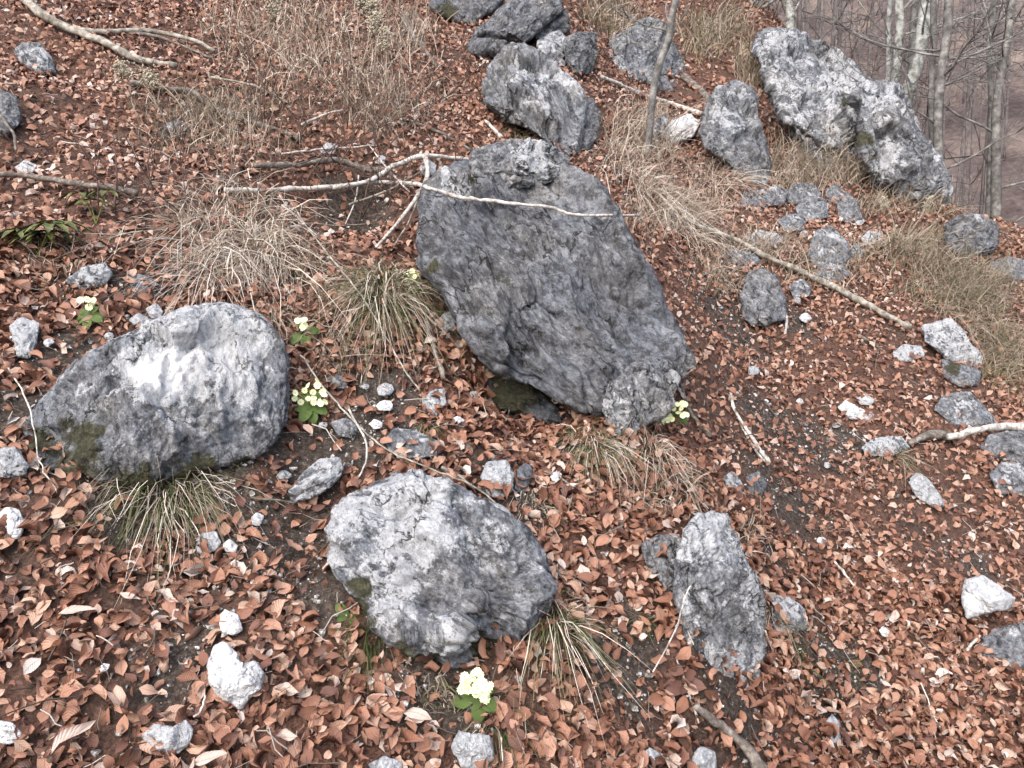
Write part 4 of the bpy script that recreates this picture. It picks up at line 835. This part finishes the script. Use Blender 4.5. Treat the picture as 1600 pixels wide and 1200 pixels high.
def tuft(label, px, n, L, rad, tone, up=1.0, spread=.8, droop=.9, wd=.0019, seed=0, cat='grass tuft', group=None, pale_share=.0, squash=1.0, messy=.5):
    r = np.random.default_rng(seed + int(px[0]) * 7 + px[1]); c = at([px])[0]
    def part(n, tlo, thi):
        a = r.random(n) * 2 * math.pi; d = np.sqrt(r.random(n)) * rad
        x = c[0] + d * np.cos(a); y = c[1] + d * np.sin(a) * squash; b = on_ground(x, y, -.008)
        dr = np.stack([np.cos(a) * spread * d / rad, np.sin(a) * spread * d / rad, np.full(n, up)], 1) + r.normal(size=(n, 3)) * messy
        dr += np.array([.04, -.25, 0]); dr /= np.linalg.norm(dr, axis=1)[:, None]
        ln = L * r.uniform(.5, 1.15, n); dp = np.stack([dr[:, 0] * .35, dr[:, 1] * .35 - .18, -droop * r.uniform(.6, 1.25, n)], 1)
        V, F = blades(b, dr, ln, wd * r.uniform(.7, 1.3, n), dp, r)
        T = np.repeat(np.clip(r.uniform(tlo, thi, n), 0, 1), 10)
        grad = np.tile(np.repeat(np.linspace(-.06, .10, 5), 2), n); return V - c, F, np.clip(T + grad, 0, 1)
    o = bpy.data.objects.new('grass_tuft', None); COL.objects.link(o); o.location = c; tag(o, label, cat, group)
    o.empty_display_size = .02
    n2 = int(n * pale_share)
    if n - n2: V, F, T = part(n - n2, *tone); link('blades', mesh_np('blades', V, F, M_GRASS, attrs={'tone': T}), o)['kind'] = 'stuff'
    if n2: V, F, T = part(n2, .7, 1.0); link('dry_blades', mesh_np('dry_blades', V, F, M_GRASS, attrs={'tone': T}), o)['kind'] = 'stuff'
    return o
tuft('large clump of pale straw grass left of the dark hollow', (365, 365), 760, .40, .24, (.6, .98), pale_share=.5, droop=.9, wd=.0024, messy=.75, spread=.5)
tuft('broad bladed straw grass hanging in front of the pale straw clump', (400, 395), 110, .36, .12, (.8, 1.0), droop=1.05, wd=.0036)
tuft('straw grass clump spilling over the top of the broad boulder', (330, 425), 320, .34, .13, (.6, .95), pale_share=.5, droop=1.0, wd=.0020, messy=.6, spread=.5)
tuft('brown withered grass right of the pale straw clump', (450, 410), 420, .32, .16, (.45, .85), droop=1.0, wd=.0018, messy=.7, spread=.5)
tuft('olive arching grass tuft left of the largest boulder', (598, 450), 800, .33, .095, (.14, .66), pale_share=.25, droop=1.15, spread=1.0)
tuft('small brown grass hanging over the right shoulder of the broad boulder', (415, 490), 150, .18, .05, (.4, .75), droop=1.2)
tuft('green grey grass tuft hanging under the broad boulder', (262, 768), 620, .31, .10, (.12, .62), pale_share=.3, droop=1.15, spread=1.2)
tuft('olive grass tuft at the lower right of the largest boulder', (925, 685), 420, .22, .07, (.15, .6), pale_share=.2, droop=1.1, spread=1.1)
tuft('withered grass beside the primrose right of the largest boulder', (1020, 712), 240, .2, .09, (.45, .85), pale_share=.1, droop=1.0)
tuft('small tangled green tuft at the right foot of the bottom centre boulder', (862, 985), 300, .21, .05, (.12, .62), pale_share=.3, droop=1.2, spread=1.1)
tuft('dark green tuft at the left foot of the bottom centre boulder', (578, 1015), 130, .13, .04, (.03, .3), droop=.9, spread=1.2)
tuft('low green tuft below the bottom primrose', (775, 1115), 160, .11, .05, (.03, .55), pale_share=.2, droop=1.0, spread=1.2)
tuft('tiny dark green tuft right of the upright rock', (1243, 1020), 80, .10, .025, (.03, .25), droop=.8, spread=1.3)
tuft('faint grey green tuft below the tiny dark green one', (1322, 1035), 70, .09, .03, (.15, .5), droop=.8, spread=1.3)
tuft('grey grass strip against the right side of the upright rock', (1205, 965), 90, .16, .03, (.35, .75), droop=1.2)
tuft('green and rust grass tuft at right in front of the mottled stone', (1392, 712), 150, .20, .035, (.15, .75), droop=1.0, spread=1.2)
tuft('short green sprig of grass between leaves right of the bottom boulder', (1000, 968), 60, .08, .03, (.05, .4), droop=.8, spread=1.2)
tuft('little hanging tuft on the flat grey rock', (665, 665), 60, .11, .02, (.2, .6), droop=1.3)
tuft('brown grass tuft under the stones above the bottom boulder', (830, 785), 90, .13, .05, (.45, .85), droop=1.0)
tuft('brown tuft on the left shoulder of the two humped rock', (1140, 445), 140, .20, .08, (.4, .8), droop=1.0)
tuft('dry grass clump on the right slope behind the white and grey rock', (1545, 520), 420, .30, .28, (.42, .8), droop=.9, wd=.002)
tuft('brown grass mat at the right edge above the fallen pole', (1500, 470), 380, .30, .30, (.42, .78), droop=.9, wd=.002)
tuft('green brown tuft right of the mossy grey rock', (1560, 590), 220, .22, .16, (.2, .7), droop=1.0, wd=.002)
tuft('pale hay coloured clump right of the streaked leaning rock', (985, 270), 480, .42, .22, (.6, .95), pale_share=.4, droop=1.0, wd=.0022)
tuft('pale hay coloured clump right of the upper end of the largest boulder', (1050, 330), 420, .38, .24, (.6, .95), pale_share=.3, droop=1.0, wd=.0022)
tuft('hay coloured clump under the tall knobbly rock', (1110, 280), 380, .42, .22, (.55, .92), pale_share=.3, droop=.95, wd=.0022)
tuft('greenish brown grass behind the pointed rock at top', (935, 40), 220, .4, .2, (.3, .75), droop=.8, wd=.0025)
tuft('yellow green tuft on top of the ridge by the dark rounded rock', (1500, 338), 200, .3, .25, (.3, .8), droop=.9, wd=.0025)
tuft('brown grass tuft on the cap of the largest boulder', (812, 212), 160, .18, .08, (.3, .7), droop=1.0, wd=.002)

def grass_field(name, label, areas, seed):
    r = np.random.default_rng(seed); Vs = []; Fs = []; Ts = []; off = 0
    for (cx, cy, rx, ry, n, L, tlo, thi, up) in areas:
        a = r.random(n) * 2 * math.pi; d = np.sqrt(r.random(n)); px = np.stack([cx + rx * d * np.cos(a), cy + ry * d * np.sin(a)], 1)
        # clumped: pull each start towards one of a few centres
        cl = np.stack([cx + rx * r.uniform(-1, 1, 24), cy + ry * r.uniform(-1, 1, 24)], 1); j = r.integers(0, 24, n); px = px * .45 + cl[j] * .55
        P = at(px); P = on_ground(P[:, 0], P[:, 1], -.005)
        dr = np.stack([r.normal(size=n) * .35 + .05, r.normal(size=n) * .35 - .2, np.full(n, up)], 1); dr /= np.linalg.norm(dr, axis=1)[:, None]
        ln = L * r.uniform(.4, 1.2, n); dp = np.stack([r.normal(size=n) * .25, r.normal(size=n) * .25 - .1, -r.uniform(.2, 1.0, n)], 1)
        V, F = blades(P, dr, ln, .0022 * r.uniform(.7, 1.5, n) * max(1, P[:, 1].mean() / 5), dp, r)
        Vs.append(V); Fs.append(F + off); off += len(V); Ts.append(np.repeat(r.uniform(tlo, thi, n), 10))
    tag(link(name, mesh_np(name, np.concatenate(Vs), np.concatenate(Fs), M_GRASS, attrs={'tone': np.concatenate(Ts)})), label, 'grass', kind='stuff')
grass_field('dry_grass', 'thin straw coloured grass growing over the upper slope', [
    (480, 90, 190, 110, 1000, .40, .5, .98, 1.2), (350, 200, 170, 90, 900, .3, .45, .9, 1.1), (600, 170, 130, 70, 600, .3, .5, .9, 1.1), (640, 60, 60, 60, 250, .35, .5, .9, 1.1),
    (1000, 220, 70, 60, 700, .4, .55, .95, 1.), (1060, 340, 110, 50, 700, .32, .55, .95, 1.), (1250, 270, 80, 50, 700, .42, .48, .9, 1.1), (1330, 285, 60, 25, 350, .36, .48, .85, 1.1), (1400, 335, 90, 18, 450, .34, .45, .85, 1.1),
    (1190, 110, 50, 60, 600, .5, .4, .8, 1.1), (1110, 60, 70, 50, 700, .5, .4, .8, 1.1), (960, 30, 60, 40, 350, .4, .4, .85, 1.), (1300, 420, 140, 50, 500, .3, .45, .85, 1.), (1500, 460, 110, 60, 1500, .34, .4, .75, 1.),
    (1560, 560, 60, 50, 500, .26, .35, .75, 1.), (1440, 400, 110, 40, 800, .35, .4, .8, 1.), (1180, 390, 70, 30, 350, .3, .5, .9, 1.), (1120, 430, 60, 40, 250, .22, .45, .85, 1.), (520, 560, 60, 60, 160, .18, .45, .8, 1.),
    (1180, 830, 40, 40, 130, .12, .5, .9, 1.), (1050, 780, 60, 50, 160, .14, .4, .85, 1.), (120, 420, 100, 60, 120, .15, .5, .9, 1.), (640, 960, 60, 60, 80, .08, .3, .8, 1.), (700, 1100, 60, 30, 90, .09, .3, .85, 1.)], 301)
# seed heads at top left and by the ridge
def seed_head(px, h, label, lean, big=1.0):
    c = at([px])[0]; c = on_ground(c[0], c[1])[0]; r = np.random.default_rng(int(px[0] * 3 + px[1]))
    o = bpy.data.objects.new('dry_flower_stalk', None); COL.objects.link(o); o.location = c; tag(o, label, 'dry plant', 'dry stalks with pale seed heads'); o.empty_display_size = .02
    top = np.array([lean * h, -.1 * h, h]); P = catmull([np.zeros(3), top * .5 + np.array([.02, 0, .02]), top], 8)
    V, Q_, K = tube(P, np.linspace(.003, .0018, 8), 5, .05); link('stalk', mesh_np('stalk', V, [Q_, K], M_SEED), o)
    n = 260; t = r.random(n); ax = top / np.linalg.norm(top); V0, F0 = ico(0)
    cen = top * .80 + ax[None] * (t * .30 * h)[:, None] + r.normal(size=(n, 3)) * (.026 * big * np.sin(math.pi * np.clip(t, .1, .95)))[:, None]
    Vv = (V0[None] * r.uniform(.0035, .007, (n, 1, 1)) * big * r.uniform(.6, 1.4, (n, 1, 3)) + cen[:, None]).reshape(-1, 3)
    link('seed_head', mesh_np('seed_head', Vv, (F0[None] + (np.arange(n) * 12)[:, None, None]).reshape(-1, 3), M_SEED), o)['kind'] = 'stuff'
for i, (px, h, ln, bg_) in enumerate([((415, 120), .42, .2, 1.1), ((455, 60), .32, .15, 1.0), ((520, 110), .5, .25, 1.2), ((545, 95), .42, .25, 1.3), ((565, 110), .4, .2, 1.2), ((580, 130), .36, .1, 1.0), ((430, 40), .3, .25, 1.0), ((300, 190), .25, -.9, 1.0), ((250, 170), .22, -.9, 1.0), ((595, 170), .4, .1, .8), ((1415, 375), .3, .5, .7), ((1400, 380), .32, -.4, .7)]):
    seed_head(px, h, ['pale seed head left of the tallest one at upper left', 'pale seed head near the top edge at upper left', 'tallest pale seed head at upper left', 'fluffy seed head right of the tallest one', 'thick seed head second from the right of the upper group', 'seed head at the right of the upper group', 'small seed head leaning right at the top edge',
              'fallen pale seed head on the mossy branch', 'fallen pale seed head left on the mossy branch', 'thin seed head right above the forked branch', 'arched dry plume leaning right below the ridge', 'arched dry plume leaning left below the ridge'][i], ln, bg_)

# ------------------------------------------------------------------ primroses
def petal_mesh():
    V = []; F = []
    for k in range(5):
        a = 2 * math.pi * k / 5; ca, sa = math.cos(a), math.sin(a); b = len(V)
        for (x, y, z) in [(.10, -.08, 0), (.10, .08, 0), (.52, -.42, .09), (.52, .42, .11), (.93, -.40, .10), (.80, 0, .14), (.93, .40, .08), (.5, 0, .07)]:
            V.append((x * ca - y * sa, x * sa + y * ca, z))
        F += [(b, b + 7, b + 1), (b, b + 2, b + 7), (b + 1, b + 7, b + 3), (b + 2, b + 4, b + 7), (b + 4, b + 5, b + 7), (b + 5, b + 6, b + 7), (b + 6, b + 3, b + 7)]
    return mesh_np('flower', np.array(V), np.array(F), M_PETAL)
ME_PET = petal_mesh()
_v, _f = ico(1); ME_EYE = mesh_np('flower_eye', _v * np.array([.17, .17, .08]) + np.array([0, 0, .06]), _f, M_EYE)
def pleaf_mesh(seed):
    r = np.random.default_rng(seed); nl, nw = 9, 5; L = np.linspace(0, 1, nl); Wd = np.linspace(-1, 1, nw); V = []
    half = .06 + .25 * np.sin(math.pi * np.clip(L, 0, 1) ** 1.3) ** .8; half[-1] = .05
    for i, l in enumerate(L):
        for w in Wd:
            V.append((l, w * half[i] + r.uniform(-.012, .012), .35 * l - .55 * l * l + .12 * abs(w) * half[i] * 4 * .4 + r.uniform(-.016, .016)))
    F = [(i * nw + j, (i + 1) * nw + j, (i + 1) * nw + j + 1, i * nw + j + 1) for i in range(nl - 1) for j in range(nw - 1)]
    return mesh_np('leaf', np.array(V), np.array(F), M_PLEAF)
ME_PL = [pleaf_mesh(s) for s in range(4)]
def primrose(label, base_px, flowers, nleaf, leaf_len, lift, leaf_px=None, fr=.0135):
    c = at([base_px])[0]; r = np.random.default_rng(base_px[0]); d0 = depth_front([base_px])[0]; c = CAM + ray([base_px])[0] * d0
    o = bpy.data.objects.new('primrose', None); COL.objects.link(o); o.location = c; tag(o, label, 'primrose', 'wild primroses'); o.empty_display_size = .02
    c = c - ray([base_px])[0] * .025; o.location = c
    nr = slope_normal(c[:1], c[1:2])[0]; zq = Vector(nr + np.array([0, -.5, .2])).to_track_quat('Z', 'Y')
    for k in range(nleaf):
        lf = link('leaf', ME_PL[k % 4], o); s = leaf_len * r.uniform(.7, 1.05)
        q = zq @ Vector((0, 0, 1)).rotation_difference(Vector((0, 0, 1)))
        from mathutils import Quaternion
        q = zq @ Quaternion((0, 0, 1), 2 * math.pi * (k + r.uniform(-.25, .25)) / nleaf + .4) @ Quaternion((0, 1, 0), r.uniform(-.3, .1))
        lf.rotation_mode = 'QUATERNION'; lf.rotation_quaternion = q; lf.scale = (s, s, s); lf.location = Vector(nr) * .012
    flowers = list(flowers) + [(fx + r.normal() * 7, fy + r.normal() * 6) for fx, fy in flowers if r.random() < .9]
    for k, (fx, fy) in enumerate(flowers):
        dd = d0 - lift - r.uniform(0, .035); p = CAM + ray([(fx, fy)])[0] * dd - c
        fl = link('flower', ME_PET, o); tv = Vector(-ray([(fx, fy)])[0] + r.normal(size=3) * .42 + np.array([0, 0, .25]))
        fl.rotation_mode = 'QUATERNION'; fl.rotation_quaternion = tv.to_track_quat('Z', 'Y') @ Quaternion((0, 0, 1), r.random() * 6); s = fr * r.uniform(.88, 1.12); fl.scale = (s, s, s); fl.location = p
        link('flower_eye', ME_EYE, fl)
        P = catmull([np.zeros(3), p * .5 + np.array([0, 0, .012]), p - np.array(tv.normalized()) * .003], 7)
        V, Q_, K = tube(P, np.full(7, .0016), 5, .04); link('stalk', mesh_np('stalk', V, [Q_, K], M_STALK), o)
from mathutils import Quaternion
primrose('big flowering primrose at the right side of the broad boulder', (488, 640), [(481, 603), (496, 602), (468, 615), (489, 614), (504, 612), (470, 628), (482, 623), (490, 622), (498, 628), (508, 628), (476, 610)], 7, .075, .05)
primrose('big flowering primrose at the foot of the bottom centre boulder', (745, 1092), [(738, 1058), (750, 1054), (725, 1068), (737, 1071), (754, 1067), (741, 1077), (744, 1085), (760, 1079), (758, 1092), (732, 1062), (766, 1073), (748, 1066)], 6, .07, .05)
primrose('pale primrose at the lower right corner of the largest boulder', (1055, 655), [(1058, 632), (1065, 638), (1070, 647), (1047, 650), (1036, 655), (1060, 645), (1053, 638), (1066, 630), (1042, 646), (1050, 655)], 5, .06, .09)
primrose('pale primrose at the upper left of the largest boulder', (640, 440), [(634, 428), (644, 424), (640, 434), (648, 432), (632, 437)], 4, .06, .06)
primrose('small primrose above the right end of the broad boulder', (474, 525), [(470, 502), (477, 508), (472, 513)], 4, .07, .04)
primrose('tall single primrose behind the broad boulder at left', (142, 500), [(136, 468), (143, 472), (139, 480)], 6, .07, .05)
primrose('green seedling without flowers left of the bottom centre boulder', (545, 968), [], 4, .05, .0)

def hellebore(label, px, n, L):
    c = at([px])[0]; r = np.random.default_rng(px[0] + 1); o = bpy.data.objects.new('hellebore', None); COL.objects.link(o); o.location = c; tag(o, label, 'green plant', 'evergreen leaves at left'); o.empty_display_size = .02
    nl, nw = 7, 3; Ls = np.linspace(0, 1, nl)
    for k in range(n):
        h = r.uniform(.06, .14); hub = np.array([r.uniform(-.09, .09), r.uniform(-.07, .05), h]); Vs = []; Fs = []; off = 0
        V, Q_, K = tube(catmull([np.zeros(3), hub * .6, hub], 5), np.full(5, .002), 5, .02); st_ = link('stalk', mesh_np('stalk', V, [Q_, K], M_STALK), o)
        for j in range(6):
            a = -1.6 + j * .64 + r.uniform(-.1, .1) + r.uniform(-.2, .2); dx = np.array([math.sin(a), -math.cos(a) * .8, -.1]); sd_ = np.cross(dx, [0, 0, 1.]); sd_ /= np.linalg.norm(sd_)
            V = []
            for l in Ls:
                w = .14 * math.sin(math.pi * l ** .8) ** .8 + .005
                for q in (-1, 0, 1): V.append(hub + dx * L * l + sd_ * q * w * L + np.array([0, 0, (.25 * l - .5 * l * l + .05 * abs(q)) * L]))
            Vs.append(np.array(V)); Fs.append(np.array([(i * 3 + q, (i + 1) * 3 + q, (i + 1) * 3 + q + 1, i * 3 + q + 1) for i in range(nl - 1) for q in (0, 1)]) + off); off += len(V)
        link('leaf', mesh_np('leaf', np.concatenate(Vs), np.concatenate(Fs), M_HELL), o)
hellebore('dark green fingered leaves in the litter at the left edge', (60, 398), 5, .13)
hellebore('small olive fingered leaves above the dark green ones at left', (150, 350), 3, .10)

# ------------------------------------------------------------------ trees
def branch_rec(p, d, L, r0, depth, r, out, up=.25):
    n = 7; P = [p]; dd = d.copy()
    for k in range(n - 1):
        dd = dd + r.normal(size=3) * .13 + np.array([0, 0, up * .12]); dd /= np.linalg.norm(dd); P.append(P[-1] + dd * L / (n - 1))
    P = np.array(P); out.append(tube(P, np.linspace(r0, r0 * .35, n), 5 if depth else 4, .05, int(r.integers(1e6))))
    if depth <= 0: return
    for k in range(int(r.integers(3, 6))):
        i = int(r.integers(2, n)); nd = (P[min(i, n - 1)] - P[i - 1]); nd = nd / np.linalg.norm(nd) + r.normal(size=3) * .55; nd /= np.linalg.norm(nd)
        branch_rec(P[i], nd, L * r.uniform(.4, .65), r0 * .5, depth - 1, r, out, up)
def tree(label, px, w0, w1, dz, m, seed, nb=9, low=.15, height=7.5, blen=1.6, cat='tree', rec=2, name='beech_tree', group=None, up=.25):
    """px: trunk course in photo pixels from foot to the top of the frame, dz: distance in metres"""
    r = np.random.default_rng(seed); px = np.array(px, float)
    R_ = ray(px); P = CAM + R_ * (dz / R_[:, 1])[:, None]
    foot = P[0]; gzv = h_full(foot[:1], foot[1:2])[0]
    dirn = (P[-1] - P[0]) / np.linalg.norm(P[-1] - P[0])
    if foot[2] > gzv: P = np.vstack([[foot[0] - .04, foot[1], gzv - .15], P]) if foot[2] - gzv > .1 else P
    top = P[-1] + dirn * max(.5, height - (P[-1][2] - P[0][2])) + r.normal(size=3) * .1
    mid = (P[-1] + top) / 2 + r.normal(size=3) * .12
    P = np.vstack([P, mid, top]); n = 34; C = catmull(P, n)
    s = np.linspace(0, 1, n); ra = w0 * .43 / FPX * dz; rb = w1 * .43 / FPX * dz
    hp = np.interp(C[:, 2], [P[0][2], P[-3][2], P[-1][2]], [ra, rb, rb * .3]); hp[0:2] *= 1.25
    base = C[0].copy(); o = bpy.data.objects.new(name, None); COL.objects.link(o); o.location = base; tag(o, label, cat, group); o.empty_display_size = .1
    V, Q_, K = tube(C - base, hp, 10, .045, seed); link('trunk', mesh_np('trunk', V, [Q_, K], m), o)
    for k in range(nb):
        i = int(r.uniform(low, .97) * (n - 1)); a = r.uniform(0, 2 * math.pi); out = []
        d = np.array([math.cos(a), math.sin(a) * .7, r.uniform(.1, .9)]); d /= np.linalg.norm(d)
        branch_rec(C[i] - base, d, blen * r.uniform(.5, 1.1) * (1.15 - .6 * i / n), hp[i] * r.uniform(.18, .36), rec, r, out, up)
        V, F = merge(out); link('branch', mesh_np('branch', V, F, m), o)
G1 = 'trees behind the cliff rocks'
tree('thick pale leaning beech trunk behind the right cliff rock', [(1414, 165), (1424, 128), (1438, 78), (1450, -5)], 24, 22, 8.6, M_BARK, 1, group=G1, low=.4)
tree('straight pale trunk just left of the thick leaning beech', [(1397, 150), (1404, 67), (1404, -5)], 14, 14, 8.9, M_BARK, 2, group=G1, low=.4)
tree('thinnest pale trunk left of the straight pale trunk', [(1386, 148), (1389, 67), (1391, -5)], 8, 8, 9.4, M_BARK, 3, group=G1, low=.4, nb=7)
tree('grey trunk partly behind the thick leaning beech', [(1422, 150), (1426, 67), (1431, -5)], 13, 12, 10.0, M_GREYBARK, 4, group=G1, low=.3)
tree('slim grey tree standing at the right end of the cliff', [(1470, 326), (1465, 202), (1470, 118), (1483, -5)], 17, 14, 7.6, M_GREYBARK, 5, group=G1, low=.08, nb=14, blen=1.3, up=.1)
tree('second grey stem close left of the slim grey tree', [(1462, 300), (1456, 200), (1455, 130), (1458, -5)], 11, 10, 8.2, M_GREYBARK, 6, group=G1, low=.12, nb=9)
tree('grey tree with a bent trunk at the far right', [(1556, 330), (1556, 186), (1566, 101), (1581, -5)], 18, 12, 7.8, M_GREYBARK, 7, group=G1, low=.08, nb=14, blen=1.4, up=.1)
tree('thin tree crossing left of the bent trunk at the far right', [(1545, 315), (1549, 169), (1546, 84), (1550, -5)], 11, 9, 8.4, M_GREYBARK, 8, group=G1, low=.1, nb=10)
tree('slender leaning sapling in front of the pointed rock', [(1019, 160), (1023, 130), (1032, 95), (1046, 57), (1057, -5)], 12, 13, 6.1, M_GREYBARK, 9, nb=6, low=.5, height=5, blen=.9, name='sapling', cat='sapling')
tree('broad white trunk at the top edge above the ridge', [(1168, 40), (1172, 20), (1178, -5)], 24, 24, 12.0, M_BARK, 10, group='white trunks at the top edge', low=.3)
tree('narrower white trunk right of the broad white one', [(1235, 40), (1234, 20), (1232, -5)], 15, 14, 11.5, M_BARK, 11, group='white trunks at the top edge', low=.3)
tree('dim grey trunk between the two white trunks', [(1205, 30), (1202, 10), (1200, -5)], 14, 13, 13.0, M_GREYBARK, 12, group='white trunks at the top edge', low=.3)
# trees on the far side of the gully
rt = np.random.default_rng(404)
k = 0; spots = []
while len(spots) < 56:
    yy = rt.uniform(13, 42); xx = yy * rt.uniform(.34, .68)
    if all(abs(xx / yy - a / b) > .002 or abs(yy - b) > 3 for a, b in spots): spots.append((xx, yy))
spots.sort(key=lambda s: s[0] / s[1])
for i, (xx, yy) in enumerate(spots):
    z = h_full(np.array([xx]), np.array([yy]))[0]; r = np.random.default_rng(500 + i)
    o = bpy.data.objects.new('far_tree', None); COL.objects.link(o); o.location = (xx, yy, z - .1)
    r0 = r.uniform(.02, .055); ix = 800 + FPX * xx / yy
    where = 'left of the pale beech trunks' if ix < 1380 else 'behind the pale beech trunks' if ix < 1450 else 'between slim and bent tree' if ix < 1545 else 'right of the bent tree'
    tag(o, ('thin ' if r0 < .03 else 'stout ' if r0 > .044 else 'slim ') + 'bare tree ' + ('low' if yy < 20 else 'midway up' if yy < 30 else 'high') + ' on the far hillside, ' + where, 'tree', 'bare trees on the far hillside'); o.empty_display_size = .1
    h = r.uniform(7, 11); lean = r.normal(size=2) * .5; P = catmull([np.zeros(3), np.array([lean[0] * .3, lean[1] * .3, h * .5]), np.array([lean[0], lean[1], h])], 16)
    rad = np.linspace(r0, r0 * .25, 16)
    V, Q_, K = tube(P, rad, 7, .04, i); link('trunk', mesh_np('trunk', V, [Q_, K], M_FARBARK), o)
    out = []
    for q in range(13):
        j = int(r.integers(1, 15)); a = r.uniform(0, 6.28); d = np.array([math.cos(a), math.sin(a), r.uniform(.0, .8)]); d /= np.linalg.norm(d)
        branch_rec(P[j], d, r.uniform(.7, 1.8), rad[j] * .4, 1, r, out, .15)
    V, F = merge(out); link('crown', mesh_np('crown', V, F, M_FARBARK), o)
# bare shrubs behind the ridge
def shrub(label, x, y, h, n, seed, rad=.006, group='bare shrubs behind the ridge'):
    r = np.random.default_rng(seed); z = h_full(np.array([x]), np.array([y]))[0]; out = []
    for q in range(n):
        d = np.array([r.normal() * .5, r.normal() * .5, 1.0]); d /= np.linalg.norm(d)
        branch_rec(np.array([r.normal() * .15, r.normal() * .15, 0]), d, h * r.uniform(.5, 1.1), rad, 2, r, out, .05)
    V, F = merge(out); o = link('bare_shrub', mesh_np('bare_shrub', V, F, M_TWIG), None, (x, y, z)); tag(o, label, 'shrub', group)
shrub('bare reddish shrub behind the highest cliff rock', 4.4, 10.6, 1.5, 9, 1)
shrub('bare shrub behind the dark knob of the cliff', 4.7, 10.0, 1.4, 9, 2)
shrub('bare shrub left of the thin pale trunks', 4.9, 10.8, 1.7, 9, 3)
shrub('bare shrub under the white trunks at the top edge', 3.6, 11.6, 1.0, 8, 4)
shrub('bare shrub above the pointed rock at the top edge', 2.6, 10.4, .9, 8, 5)
shrub('bare shrub between the slim grey tree and the bent trunk', 5.6, 9.6, 1.6, 8, 6)

for lb, px_, h_, n_, sd_ in [('tangle of thin dead twigs left of the forked branch', (500, 262), .45, 6, 21), ('dead twigs rising beside the dark hollow', (585, 345), .40, 5, 22), ('thin dead brush above the peeling log end', (560, 215), .45, 5, 23), ('sparse dead brush in the upper left grass', (420, 200), .5, 5, 24),
                             ('dead twigs at the left shoulder of the largest boulder', (640, 320), .34, 4, 25), ('dead twigs in front of the streaked leaning rock', (725, 160), .45, 4, 26), ('dead brush standing left of the dry grass clump', (190, 330), .35, 4, 27)]:
    q_ = at([px_])[0]; shrub(lb, q_[0], q_[1], h_, n_ + 3, sd_, .0034, 'dead twig tangles');
